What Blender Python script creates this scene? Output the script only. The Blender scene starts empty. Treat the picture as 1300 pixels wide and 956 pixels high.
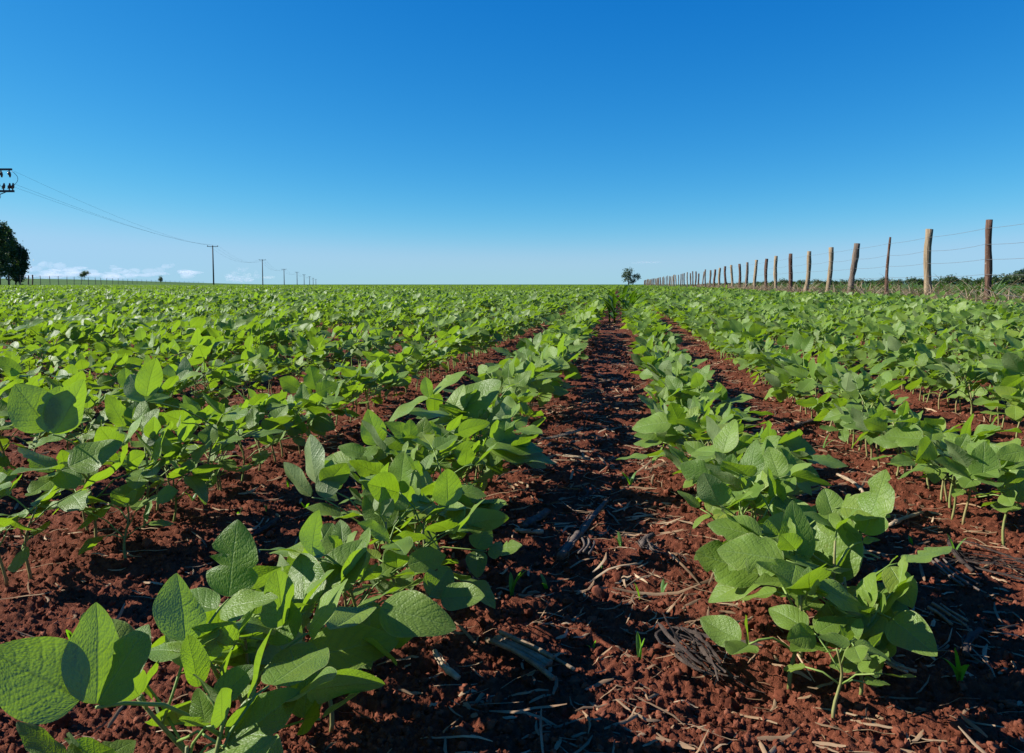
import bpy, math, random
import numpy as np
from mathutils import Vector, Matrix

SC = bpy.context.scene
COL = SC.collection
RNG = np.random.default_rng(7)
random.seed(7)
R = math.radians

# ------------------------------------------------------------------ camera
CAM_H = 0.42
F = 1011.0                 # focal length in pixels of the 1300 px wide photograph
YAW, PITCH = R(7.6), R(4.1)
cam_d = bpy.data.cameras.new('camera'); cam = bpy.data.objects.new('camera', cam_d); COL.objects.link(cam)
cam_d.lens = 28; cam_d.sensor_width = 36; cam_d.sensor_fit = 'HORIZONTAL'
cam_d.shift_y = -44.5/1300
cam_d.clip_start = 0.02; cam_d.clip_end = 30000
cam.location = (0, 0, CAM_H); cam.rotation_euler = (R(90)-PITCH, 0, YAW)
SC.camera = cam
FW = np.array([-math.sin(YAW)*math.cos(PITCH), math.cos(YAW)*math.cos(PITCH), -math.sin(PITCH)])
RT = np.array([math.cos(YAW), math.sin(YAW), 0.0])
UP = np.cross(RT, FW)
CAM = np.array([0, 0, CAM_H])

def ray(px, py):
    return FW + RT*(px-650)/F + UP*(433.5-py)/F
def at_z(px, py, z=0.0):
    d = ray(px, py); return CAM + d*((z-CAM_H)/d[2])
def at_depth(px, py, dep):
    return CAM + ray(px, py)*dep
def at_x(px, py, x):
    d = ray(px, py); return CAM + d*(x/d[0])
def project(p):
    q = np.asarray(p, float)-CAM
    dep = q@FW
    return 650+F*(q@RT)/dep, 433.5-F*(q@UP)/dep, dep

# ------------------------------------------------------------------ sun and sky
SUN_EL = R(31); SUN_AZ = YAW + R(86)          # azimuth counted from +Y towards -X (the left)
SUN = np.array([-math.sin(SUN_AZ)*math.cos(SUN_EL), math.cos(SUN_AZ)*math.cos(SUN_EL), math.sin(SUN_EL)])
ld = bpy.data.lights.new('sun', 'SUN'); ld.energy = 5.0; ld.angle = R(0.5); ld.color = (1, .96, .89)
lo = bpy.data.objects.new('sun', ld); COL.objects.link(lo)
lo.rotation_euler = Vector(SUN).to_track_quat('Z', 'Y').to_euler(); lo.location = (-30, 0, 40)

w = bpy.data.worlds.new('World'); SC.world = w; w.use_nodes = True
nt = w.node_tree; bg = nt.nodes['Background']
sky = nt.nodes.new('ShaderNodeTexSky'); sky.sky_type = 'NISHITA'; sky.sun_disc = False
sky.sun_elevation = SUN_EL; sky.sun_rotation = -SUN_AZ
sky.altitude = 2000; sky.air_density = 1.0; sky.dust_density = 0.0; sky.ozone_density = 10.0
SKY = 0.068; EXPO = .95; KS = SKY*2**EXPO
# the clear, polarised blue of the photograph: a little less red towards the zenith
sp_ = nt.nodes.new('ShaderNodeSeparateColor'); cb_ = nt.nodes.new('ShaderNodeCombineColor'); nt.links.new(sky.outputs[0], sp_.inputs[0])
def wm(op, a, b):
    n = nt.nodes.new('ShaderNodeMath'); n.operation = op
    for i, q in enumerate((a, b)):
        if isinstance(q, bpy.types.NodeSocket): nt.links.new(q, n.inputs[i])
        else: n.inputs[i].default_value = q
    return n.outputs[0]
def soft_cap(x, c, d):
    o = wm('SMOOTH_MIN', x, c/KS); o.node.inputs[2].default_value = d/KS; return o
r_ = wm('MAXIMUM', wm('SUBTRACT', soft_cap(wm('MULTIPLY', wm('POWER', wm('MULTIPLY', sp_.outputs[0], .145), 2.0), 2.9/KS), .38, .22), .008/KS), .001)
g_ = soft_cap(wm('MULTIPLY', wm('POWER', wm('MULTIPLY', sp_.outputs[1], .1456), 1.06), 1.05/KS), .64, .25)
b_ = soft_cap(wm('ADD', wm('MULTIPLY', sp_.outputs[2], .130*.65/KS), .305/KS), .90, .25)
for i_, q in enumerate((r_, g_, b_)): nt.links.new(q, cb_.inputs[i_])
nt.links.new(cb_.outputs[0], bg.inputs[0])
bg.inputs[1].default_value = SKY
SC.view_settings.view_transform = 'Standard'; SC.view_settings.look = 'None'
SC.view_settings.exposure = EXPO; SC.view_settings.gamma = 1.0; SC.view_settings.use_curve_mapping = False
SC.cycles.max_bounces = 8; SC.cycles.transparent_max_bounces = 40

# ------------------------------------------------------------------ helpers
def tag(o, label=None, cat=None, group=None, kind=None):
    if label: o['label'] = label
    if cat: o['category'] = cat
    if group: o['group'] = group
    if kind: o['kind'] = kind
    return o

def np_mesh(name, v, q, mat=None, uv=None, attrs=None, smooth=True):
    """mesh from numpy arrays: v (n,3), q (m,4) quads, uv per vertex (n,2), attrs {name: per-vertex floats}"""
    v = np.ascontiguousarray(v, np.float32); q = np.ascontiguousarray(q, np.int32)
    me = bpy.data.meshes.new(name)
    me.vertices.add(len(v)); me.vertices.foreach_set('co', v.ravel())
    me.loops.add(q.size); me.loops.foreach_set('vertex_index', q.ravel())
    me.polygons.add(len(q)); me.polygons.foreach_set('loop_start', np.arange(0, q.size, 4, dtype=np.int32))
    me.polygons.foreach_set('use_smooth', np.full(len(q), smooth, bool))
    if uv is not None:
        l = me.uv_layers.new(name='UVMap'); l.data.foreach_set('uv', np.ascontiguousarray(uv[q.ravel()], np.float32).ravel())
    for k, a in (attrs or {}).items():
        at = me.attributes.new(k, 'FLOAT', 'POINT'); at.data.foreach_set('value', np.ascontiguousarray(a, np.float32))
    me.update(calc_edges=True); me.validate()
    for m in (mat if isinstance(mat, list) else [mat]):
        if m: me.materials.append(m)
    return me

def link(name, me, parent=None, M=None):
    o = bpy.data.objects.new(name, me); COL.objects.link(o)
    if parent: o.parent = parent
    if M is not None: o.matrix_local = Matrix(M.tolist())
    return o

class MB:
    """collects quads (and uv) and builds one mesh object"""
    def __init__(s): s.v, s.q, s.u, s.m, s.n = [], [], [], [], 0
    def add(s, v, q, uv=None, mi=0):
        s.v.append(v); s.q.append(q+s.n); s.n += len(v)
        s.u.append(uv if uv is not None else np.zeros((len(v), 2))); s.m.append(np.full(len(q), mi, np.int32))
    def mesh(s, name, mat, smooth=True):
        me = np_mesh(name, np.concatenate(s.v), np.concatenate(s.q), mat, np.concatenate(s.u), None, smooth)
        if isinstance(mat, list): me.polygons.foreach_set('material_index', np.concatenate(s.m))
        return me
    def build(s, name, mat, parent=None, M=None, smooth=True):
        return link(name, s.mesh(name, mat, smooth), parent, M)

def tube(pts, rad, sides=6, cap=True, rough=0.0, rng=None):
    pts = np.asarray(pts, float); n = len(pts); rad = np.broadcast_to(np.asarray(rad, float), (n,)).copy()
    if cap:
        d0 = (pts[0]-pts[1]); d0 /= np.linalg.norm(d0)+1e-12; d1 = pts[-1]-pts[-2]; d1 /= np.linalg.norm(d1)+1e-12
        pts = np.vstack([pts[:1]+d0*rad[0]*.08, pts, pts[-1:]+d1*rad[-1]*.08]); rad = np.r_[rad[0]*.02, rad, rad[-1]*.02]; n += 2
    t = np.gradient(pts, axis=0); t /= np.linalg.norm(t, axis=1)[:, None]+1e-12
    ref = np.array([0.31, 0.12, 0.94]); 
    if abs(t.mean(0)@ref) > .9*np.linalg.norm(t.mean(0)): ref = np.array([.95, .2, .1])
    a = np.cross(t, ref); a /= np.linalg.norm(a, axis=1)[:, None]; b = np.cross(t, a)
    th = np.arange(sides)*2*np.pi/sides
    rr = rad[:, None]*np.ones(sides)
    if rough and rng is not None: rr = rr*(1+rng.normal(0, rough, rr.shape))
    v = pts[:, None]+rr[..., None]*(a[:, None]*np.cos(th)[None, :, None]+b[:, None]*np.sin(th)[None, :, None])
    i, j = np.meshgrid(np.arange(n-1), np.arange(sides), indexing='ij'); k = (j+1) % sides
    q = np.stack([i*sides+j, (i+1)*sides+j, (i+1)*sides+k, i*sides+k], -1).reshape(-1, 4)
    uv = np.stack(np.broadcast_arrays((np.arange(sides)/sides)[None, :], np.linspace(0, 1, n)[:, None]), -1).reshape(-1, 2)
    return v.reshape(-1, 3), q, uv

def box(c, s, rotz=0):
    x, y, z = np.array(s)/2
    v = np.array([[-x,-y,-z],[x,-y,-z],[x,y,-z],[-x,y,-z],[-x,-y,z],[x,-y,z],[x,y,z],[-x,y,z]])
    cz, sz = math.cos(rotz), math.sin(rotz)
    v = v@np.array([[cz, sz, 0], [-sz, cz, 0], [0, 0, 1]])+np.array(c)
    q = np.array([[0,3,2,1],[4,5,6,7],[0,1,5,4],[1,2,6,5],[2,3,7,6],[3,0,4,7]])
    return v, q, np.zeros((8, 2))

def rnd_lattice(ix, iy, seed):
    n = (ix.astype(np.int64)*374761393+iy.astype(np.int64)*668265263+seed*1442695041) & 0xffffffff
    n = ((n ^ (n >> 13))*1274126177) & 0xffffffff
    return ((n ^ (n >> 16)) & 0xffffff)/float(0xffffff)
def vnoise(x, y, seed=0):
    ix = np.floor(x); iy = np.floor(y); fx = x-ix; fy = y-iy
    ix = ix.astype(np.int64); iy = iy.astype(np.int64)
    fx = fx*fx*fx*(fx*(fx*6-15)+10); fy = fy*fy*fy*(fy*(fy*6-15)+10)
    a = rnd_lattice(ix, iy, seed); b = rnd_lattice(ix+1, iy, seed); c = rnd_lattice(ix, iy+1, seed); d = rnd_lattice(ix+1, iy+1, seed)
    return (a*(1-fx)+b*fx)*(1-fy)+(c*(1-fx)+d*fx)*fy-.5
def clods(x, y, seed=0):
    """rounded lumps of random size on a jittered lattice: 1 - F1, clipped"""
    ix = np.floor(x).astype(np.int64); iy = np.floor(y).astype(np.int64); best = np.zeros_like(x)
    for dx in (-1, 0, 1):
        for dy in (-1, 0, 1):
            cx = ix+dx+.15+.7*rnd_lattice(ix+dx, iy+dy, seed); cy = iy+dy+.15+.7*rnd_lattice(ix+dx, iy+dy, seed+1)
            r = .25+.5*rnd_lattice(ix+dx, iy+dy, seed+2)**2
            h2 = r*r-(x-cx)**2-(y-cy)**2
            best = np.maximum(best, np.sqrt(np.maximum(h2, 0)))
    return best

def sstep(a, b, x):
    t = np.clip((x-a)/(b-a), 0, 1); return t*t*(3-2*t)

def far_rise(x, y):
    """the land beyond the field climbs gently on the left"""
    r = np.hypot(x, y); az = np.degrees(np.arctan2(-x, np.maximum(y, 1e-6)))
    return sstep(170, 520, r)*sstep(22, 40, az)*3.4*np.minimum(r/520, 2.2)*sstep(-20, 10, y)

def soil_h(x, y, fine=True):
    x = np.asarray(x, float); y = np.asarray(y, float)
    h = .022*vnoise(x*3.1, y*2.3, 1)+.018*vnoise(x*7.3, y*8.7, 2)+far_rise(x, y)
    if fine:
        r = np.hypot(x, y); k = 1-sstep(7, 12, r)
        warp = .02*vnoise(x*20, y*20, 9)
        lump = np.clip(.5+1.6*vnoise(x*4.3, y*5.1, 12), 0, 1)
        h = h+k*(.013*vnoise(x*8, y*22, 3)+.010*vnoise(x*19, y*50, 4)+.007*vnoise(x*60, y*100, 5)
                 +.0045*lump**2*clods((x+warp)*26, (y-warp)*30, 20)+.0034*lump*clods((x-warp)*70, y*76, 30)+.0040*clods(x*135, y*140, 40)+.0055*clods(x*240, y*240, 45)+.0045*vnoise(x*190, y*200, 6)+.003*vnoise(x*420, y*420, 7))-.006*k
    return h

# ------------------------------------------------------------------ materials
def new_mat(name):
    m = bpy.data.materials.new(name); m.use_nodes = True
    n = m.node_tree.nodes; n.clear()
    return m, m.node_tree
def N(t, ty, **k):
    n = t.nodes.new(ty)
    for a, b in k.items(): setattr(n, a, b)
    return n
def setin(t, n, **k):
    for a, b in k.items():
        s = n.inputs[a.replace('_', ' ')] if a.replace('_', ' ') in n.inputs else n.inputs[a]
        if hasattr(b, 'is_output') or isinstance(b, bpy.types.NodeSocket): t.links.new(b, s)
        else: s.default_value = b
    return n
def M_(t, op, a, b=None, c=None, clamp=False):
    n = N(t, 'ShaderNodeMath', operation=op, use_clamp=clamp)
    for i, s in enumerate((a, b, c)):
        if s is None: continue
        if isinstance(s, bpy.types.NodeSocket): t.links.new(s, n.inputs[i])
        else: n.inputs[i].default_value = s
    return n.outputs[0]
def MIX(t, f, a, b, bt='MIX'):
    n = N(t, 'ShaderNodeMix', data_type='RGBA', blend_type=bt)
    for s, i in ((f, 0), (a, 6), (b, 7)):
        if isinstance(s, bpy.types.NodeSocket): t.links.new(s, n.inputs[i])
        else: n.inputs[i].default_value = s if i == 0 else (*s, 1)
    return n.outputs[2]
def NOISE(t, vec, scale, detail=3, rough=.55):
    n = N(t, 'ShaderNodeTexNoise'); n.inputs['Scale'].default_value = scale; n.inputs['Detail'].default_value = detail
    n.inputs['Roughness'].default_value = rough
    if vec is not None: t.links.new(vec, n.inputs['Vector'])
    return n.outputs['Fac']
def RAMP(t, f, stops):
    n = N(t, 'ShaderNodeValToRGB'); el = n.color_ramp.elements
    while len(el) < len(stops): el.new(.5)
    for e, (p, c) in zip(el, stops): e.position = p; e.color = (*c, 1)
    t.links.new(f, n.inputs[0]); return n.outputs[0]
def OUT(t, sh):
    o = N(t, 'ShaderNodeOutputMaterial'); t.links.new(sh, o.inputs[0])
def POS(t): return N(t, 'ShaderNodeNewGeometry').outputs['Position']
def BUMP(t, h, strength, dist):
    n = N(t, 'ShaderNodeBump'); n.inputs['Strength'].default_value = strength; n.inputs['Distance'].default_value = dist
    t.links.new(h, n.inputs['Height']); return n.outputs[0]

def leaf_material(name, top, under, glow, thick=.42, veins=True, rough=.46, spec=.35):
    m, t = new_mat(name)
    geo = N(t, 'ShaderNodeNewGeometry'); pos = geo.outputs['Position']
    oi = N(t, 'ShaderNodeObjectInfo').outputs['Random']
    big = NOISE(t, pos, 11, 1); mot = NOISE(t, pos, 130, 3)
    var = M_(t, 'ADD', M_(t, 'MULTIPLY', oi, .55), M_(t, 'MULTIPLY', big, .6))        # about 0.1 .. 1
    dark = tuple(c*f for c, f in zip(top, (.66, .74, .70))); pale = tuple(c*f for c, f in zip(top, (1.35, 1.22, 1.15)))
    c_top = RAMP(t, var, [(.15, dark), (.50, top), (.80, pale), (.95, tuple(c*f for c, f in zip(top, (1.75, 1.3, .9))))])
    c_top = MIX(t, M_(t, 'MULTIPLY', mot, .45), c_top, tuple(c*.62 for c in top))
    yel = M_(t, 'MULTIPLY', M_(t, 'SUBTRACT', NOISE(t, pos, 24, 3), .52), 4, clamp=True)
    c_top = MIX(t, M_(t, 'MULTIPLY', yel, .35), c_top, (top[0]*1.55, top[1]*1.15, top[2]*.8))
    c_und = MIX(t, M_(t, 'MULTIPLY', mot, .5), under, tuple(c*.75 for c in under))
    if veins:
        uv = N(t, 'ShaderNodeUVMap'); uv.uv_map = 'UVMap'
        wn = N(t, 'ShaderNodeTexNoise'); wn.inputs['Scale'].default_value = 5; wn.inputs['Detail'].default_value = 2; t.links.new(pos, wn.inputs['Vector']); wn.inputs['Scale'].default_value = 70
        vm_ = N(t, 'ShaderNodeVectorMath', operation='MULTIPLY_ADD'); t.links.new(wn.outputs['Color'], vm_.inputs[0]); vm_.inputs[1].default_value = (.05, .085, 0); t.links.new(uv.outputs[0], vm_.inputs[2])
        s = N(t, 'ShaderNodeSeparateXYZ'); t.links.new(vm_.outputs[0], s.inputs[0])
        au = M_(t, 'ABSOLUTE', M_(t, 'SUBTRACT', s.outputs[0], .525))                   # 0 at midrib .. 0.5 at margin
        ph = M_(t, 'SUBTRACT', M_(t, 'MULTIPLY', s.outputs[1], 8.0), M_(t, 'MULTIPLY', M_(t, 'POWER', au, 1.15), 4.4))
        tri = M_(t, 'PINGPONG', ph, .5)                                                # 0 on a side vein
        vein = M_(t, 'SUBTRACT', 1, M_(t, 'MULTIPLY', tri, 11.0), clamp=True)
        mid = M_(t, 'SUBTRACT', 1, M_(t, 'MULTIPLY', au, 34.0), clamp=True)
        vm = M_(t, 'MAXIMUM', M_(t, 'MULTIPLY', vein, .55), mid)
        nearv = M_(t, 'MULTIPLY', M_(t, 'SUBTRACT', 1, M_(t, 'MULTIPLY', tri, 3.2), clamp=True), .22)
        c_top = MIX(t, nearv, c_top, tuple(c*.5 for c in top))
        c_top = MIX(t, M_(t, 'MULTIPLY', vm, .62), c_top, (.21, .31, .09))
        c_und = MIX(t, M_(t, 'MULTIPLY', vm, .55), c_und, (.26, .32, .13))
        fine = N(t, 'ShaderNodeTexVoronoi'); fine.inputs['Scale'].default_value = 30; t.links.new(vm_.outputs[0], fine.inputs['Vector'])
        hgt = M_(t, 'ADD', M_(t, 'MULTIPLY', M_(t, 'MINIMUM', M_(t, 'MULTIPLY', tri, 4.5), 1), .35), M_(t, 'MULTIPLY', fine.outputs['Distance'], -.75))
        hgt = M_(t, 'SUBTRACT', hgt, M_(t, 'MULTIPLY', mid, .8))
        edge = M_(t, 'MULTIPLY', M_(t, 'SUBTRACT', au, .465), 26, clamp=True)
        c_top = MIX(t, M_(t, 'MULTIPLY', edge, .6), c_top, (.27, .29, .11))
        brn = M_(t, 'MULTIPLY', M_(t, 'SUBTRACT', NOISE(t, pos, 55, 2), .70), 7, clamp=True)
        c_top = MIX(t, M_(t, 'MULTIPLY', brn, .5), c_top, (.20, .13, .04))
        nrm = BUMP(t, hgt, .55, .0010)
    col = MIX(t, geo.outputs['Backfacing'], c_top, c_und)
    p = N(t, 'ShaderNodeBsdfPrincipled'); setin(t, p, Base_Color=col, Roughness=rough); p.inputs['Specular IOR Level'].default_value = spec
    tr = N(t, 'ShaderNodeBsdfTranslucent'); 
    gl = MIX(t, var, tuple(c*.75 for c in glow), tuple(c*1.15 for c in glow))
    if veins:
        gl = MIX(t, M_(t, 'MULTIPLY', vm, .8), gl, tuple(c*.42 for c in glow))
        gl = MIX(t, M_(t, 'MULTIPLY', mot, .45), gl, tuple(c*.6 for c in glow))
        t.links.new(nrm, p.inputs['Normal']); t.links.new(nrm, tr.inputs['Normal'])
    t.links.new(gl, tr.inputs[0])
    mx = N(t, 'ShaderNodeMixShader'); mx.inputs[0].default_value = thick
    t.links.new(p.outputs[0], mx.inputs[1]); t.links.new(tr.outputs[0], mx.inputs[2]); OUT(t, mx.outputs[0])
    return m

def simple_mat(name, c1, c2, scale=40, rough=.8, bump=0, dist=.002, spec=.3, obj_random=0.0, c3=None):
    m, t = new_mat(name); pos = POS(t)
    f = NOISE(t, pos, scale, 4)
    if obj_random:
        f = M_(t, 'ADD', M_(t, 'MULTIPLY', f, 1-obj_random), M_(t, 'MULTIPLY', N(t, 'ShaderNodeObjectInfo').outputs['Random'], obj_random))
    st = [(.3, c1), (.7, c2)] if c3 is None else [(.25, c1), (.5, c2), (.75, c3)]
    p = N(t, 'ShaderNodeBsdfPrincipled'); setin(t, p, Base_Color=RAMP(t, f, st), Roughness=rough); p.inputs['Specular IOR Level'].default_value = spec
    if bump: t.links.new(BUMP(t, NOISE(t, pos, scale*3, 4, .7), bump, dist), p.inputs['Normal'])
    OUT(t, p.outputs[0]); return m

M_LEAF = leaf_material('soy_leaf', (.140, .232, .036), (.21, .27, .120), (.29, .48, .012), .38)
M_LEAF_FAR = leaf_material('soy_leaf_far', (.122, .208, .033), (.20, .26, .115), (.27, .46, .012), .36, veins=False, rough=.5)
M_STEM = simple_mat('soy_stem', (.14, .19, .04), (.20, .20, .07), 30, .6, .2, .001, obj_random=.3, c3=(.20, .14, .06))
M_PET = simple_mat('soy_petiole', (.13, .21, .035), (.20, .26, .07), 30, .6, obj_random=.3)
M_MAIZE = leaf_material('maize_leaf', (.04, .095, .014), (.05, .11, .025), (.13, .28, .006), .3, veins=False)
M_SEED = leaf_material('seedling_leaf', (.08, .20, .03), (.11, .22, .05), (.25, .58, .01), .4, veins=False)

def soil_material():
    m, t = new_mat('red_soil'); pos = POS(t)
    g1 = NOISE(t, pos, 3.2, 4); g2 = NOISE(t, pos, 120, 4, .65); g3 = NOISE(t, pos, 420, 3, .7)
    c = RAMP(t, g2, [(.25, (.060, .0168, .0082)), (.5, (.138, .040, .0190)), (.78, (.235, .085, .046))])
    c = MIX(t, M_(t, 'MULTIPLY', g1, .5), c, (.075, .024, .014))
    spk = M_(t, 'MULTIPLY', M_(t, 'SUBTRACT', g3, .66), 9, clamp=True)
    c = MIX(t, M_(t, 'MULTIPLY', spk, .6), c, (.26, .15, .09))
    ln = N(t, 'ShaderNodeVectorMath', operation='LENGTH'); t.links.new(pos, ln.inputs[0])
    sx = N(t, 'ShaderNodeSeparateXYZ'); t.links.new(pos, sx.inputs[0])
    side = M_(t, 'MULTIPLY', M_(t, 'SUBTRACT', M_(t, 'ADD', sx.outputs[0], M_(t, 'MULTIPLY', g1, .8)), 5.4), 2.5, clamp=True)
    farf = M_(t, 'DIVIDE', M_(t, 'SUBTRACT', ln.outputs['Value'], 95), 40, clamp=True)
    farf = M_(t, 'MAXIMUM', farf, side)
    gn = NOISE(t, pos, .08, 5)
    c = MIX(t, farf, c, RAMP(t, gn, [(.3, (.04, .085, .016)), (.7, (.075, .14, .026))]))
    p = N(t, 'ShaderNodeBsdfPrincipled'); setin(t, p, Base_Color=c, Roughness=.95); p.inputs['Specular IOR Level'].default_value = .12
    h = M_(t, 'ADD', M_(t, 'MULTIPLY', NOISE(t, pos, 150, 5, .7), 1.0), M_(t, 'MULTIPLY', NOISE(t, pos, 520, 3, .7), .45))
    t.links.new(BUMP(t, h, .8, .005), p.inputs['Normal']); OUT(t, p.outputs[0]); return m
M_SOIL = soil_material()
M_CRUMB = simple_mat('soil_crumb', (.06, .017, .0088), (.125, .037, .0195), 90, .95, .5, .002, .1, obj_random=.35, c3=(.21, .077, .044))
M_STRAW = simple_mat('dry_straw', (.09, .052, .03), (.25, .155, .085), 14, .8, .4, .001, .2, c3=(.46, .34, .21))
M_STALK = simple_mat('dry_stalk', (.11, .07, .04), (.27, .19, .115), 70, .8, .9, .002, .2, obj_random=.35, c3=(.46, .36, .23))
M_STALKGREY = simple_mat('weathered_stalk', (.03, .021, .017), (.075, .055, .043), 70, .9, .9, .002, .15, obj_random=.35, c3=(.16, .125, .10))

def post_mat(name, a, b, c):
    m, t = new_mat(name)
    tc = N(t, 'ShaderNodeTexCoord'); mp = N(t, 'ShaderNodeMapping'); mp.inputs['Scale'].default_value = (26, 26, 2.2)
    t.links.new(tc.outputs['Object'], mp.inputs[0])
    n1 = NOISE(t, mp.outputs[0], 1.5, 6, .65); n2 = NOISE(t, tc.outputs['Object'], 22, 4, .7)
    c_ = RAMP(t, n1, [(.25, a), (.5, b), (.75, c)])
    lich = M_(t, 'MULTIPLY', M_(t, 'SUBTRACT', n2, .60), 10, clamp=True)
    c_ = MIX(t, M_(t, 'MULTIPLY', lich, .6), c_, (.33, .31, .27))
    p = N(t, 'ShaderNodeBsdfPrincipled'); setin(t, p, Base_Color=c_, Roughness=.9); p.inputs['Specular IOR Level'].default_value = .15
    t.links.new(BUMP(t, n1, 1.0, .02), p.inputs['Normal']); OUT(t, p.outputs[0]); return m
M_POST = [post_mat('red_wood', (.045, .028, .021), (.10, .055, .038), (.19, .12, .085)),
          post_mat('tan_wood', (.11, .08, .05), (.23, .17, .105), (.36, .28, .19)),
          post_mat('grey_wood', (.065, .048, .038), (.14, .105, .08), (.25, .20, .155))]
M_WIRE = simple_mat('fence_wire', (.10, .10, .10), (.18, .18, .18), 50, .5)
M_POLE = simple_mat('pole_wood', (.05, .045, .042), (.085, .075, .07), 3, .85)
M_METAL = simple_mat('line_hardware', (.03, .03, .033), (.07, .07, .075), 5, .5)
M_CERAM = simple_mat('insulator_ceramic', (.05, .03, .028), (.10, .06, .05), 5, .3)
M_BARK = simple_mat('bark', (.09, .07, .055), (.17, .13, .10), 6, .9)
M_TREE = leaf_material('tree_leaf', (.034, .062, .020), (.045, .075, .03), (.07, .14, .012), .22, veins=False, rough=.55)
M_BUSH = leaf_material('bush_leaf', (.085, .155, .030), (.09, .15, .05), (.14, .28, .012), .3, veins=False, rough=.55)
M_DRYGRASS = leaf_material('dry_grass_blade', (.36, .265, .17), (.36, .27, .17), (.40, .29, .16), .3, veins=False, rough=.8)

# ------------------------------------------------------------------ ground: one polar sheet from the camera's feet to the horizon
def build_ground():
    az = np.r_[np.arange(-180, -62, 4.0), np.arange(-62, -45, 1.0), np.arange(-45, 58, .16), np.arange(58, 76, 1.0), np.arange(76, 180, 4.0)]
    az = np.radians(az)                                       # counted from +Y towards -X
    r = [.02, .06, .1, .15, .2, .25, .3]
    while r[-1] < 2.6: r.append(r[-1]*1.0029+.0004)
    while r[-1] < 9: r.append(r[-1]*1.006)
    while r[-1] < 9000: r.append(r[-1]*1.06)
    r = np.array(r)
    A, Rr = np.meshgrid(az, r); x = -np.sin(A)*Rr; y = np.cos(A)*Rr
    z = soil_h(x, y)
    na, nr = len(az), len(r)
    i, j = np.meshgrid(np.arange(nr-1), np.arange(na), indexing='ij'); k = (j+1) % na
    q = np.stack([i*na+j, (i+1)*na+j, (i+1)*na+k, i*na+k], -1).reshape(-1, 4)[:, ::-1]
    me = np_mesh('ground', np.stack([x, y, z], -1).reshape(-1, 3), q, M_SOIL)
    if me.polygons[0].normal.z < 0: me.flip_normals()
    tag(link('ground', me), kind='structure')
build_ground()

# ------------------------------------------------------------------ leaflets
def leaflet(nv, nu, seed):
    """ovate soybean leaflet: 1 long, base at the origin, along +Y, upper side +Z"""
    g = np.random.default_rng(seed)
    W = g.uniform(.30, .41); fold = g.uniform(.03, .32) if seed % 3 else g.uniform(-.05, .15)
    curl = g.uniform(-.42, .30); a, b = g.uniform(.46, .56), g.uniform(.72, .9)
    v = (1-np.cos(np.linspace(0, np.pi, nv+1)))/2; u = np.linspace(-1, 1, nu+1)
    V, U = np.meshgrid(v, u, indexing='ij')
    pk = a/(a+b); prof = V**a*(1-V)**b/(pk**a*(1-pk)**b)
    w_ = W*prof*(1+.03*g.standard_normal()*np.sin(7*V))
    if seed % 4 == 2 and nv > 6:                                   # chewed margin
        for _ in range(3):
            v0 = g.uniform(.3, .9); sd = g.choice([-1, 1]); w_ = w_*(1-np.where(U*sd > 0, g.uniform(.25, .55)*np.exp(-((V-v0)/g.uniform(.035, .07))**2), 0))
    x = U*w_; y = V.copy()
    au = np.abs(U)*w_
    ph = g.uniform(0, 6.28)
    z = fold*au+curl*V**2*.6-.25*fold*(au**2)/W + .030*np.sin(V*g.uniform(7, 12)+ph+(U > 0)*g.uniform(0, 3))*np.abs(U)**2*prof + .05*U*w_/W*np.sin(2.5*V+ph)
    if nv > 12:                                                    # quilting between the side veins
        s = V*8.0-np.abs(U)*2.1; tri = np.abs((s+.5) % 1-.5)*2
        z += .0028*(1+.8*np.sin(9*V+4*U+ph))*np.sin(np.pi*tri/2)*prof*np.minimum(np.abs(U)*4, 1)*np.minimum((1-np.abs(U))*5, 1)
    y = y - .12*curl*V**2
    n1 = nu+1
    i, j = np.meshgrid(np.arange(nv), np.arange(nu), indexing='ij')
    q = np.stack([i*n1+j, i*n1+j+1, (i+1)*n1+j+1, (i+1)*n1+j], -1).reshape(-1, 4)
    return np.stack([x, y, z], -1).reshape(-1, 3), q, np.stack([(U+1)/2, V], -1).reshape(-1, 2)
NLV = 18
LF_HI = [leaflet(30, 18, 100+k) for k in range(NLV)]
LF_MID = [leaflet(12, 8, 100+k) for k in range(NLV)]
LF_LOW = [leaflet(4, 2, 100+k) for k in range(NLV)]
LF_MESH = [np_mesh('leaflet', *LF_HI[k][:2], M_LEAF, LF_HI[k][2]) for k in range(NLV)]

def unit(a): return a/(np.linalg.norm(a)+1e-12)
def frame(d, n):
    d = unit(d); n = unit(n-d*(n@d)); x = np.cross(d, n)
    return np.stack([x, d, n], 1)
def rot_axis(v, k, a):
    k = unit(k); return v*math.cos(a)+np.cross(k, v)*math.sin(a)+k*(k@v)*(1-math.cos(a))

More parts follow.
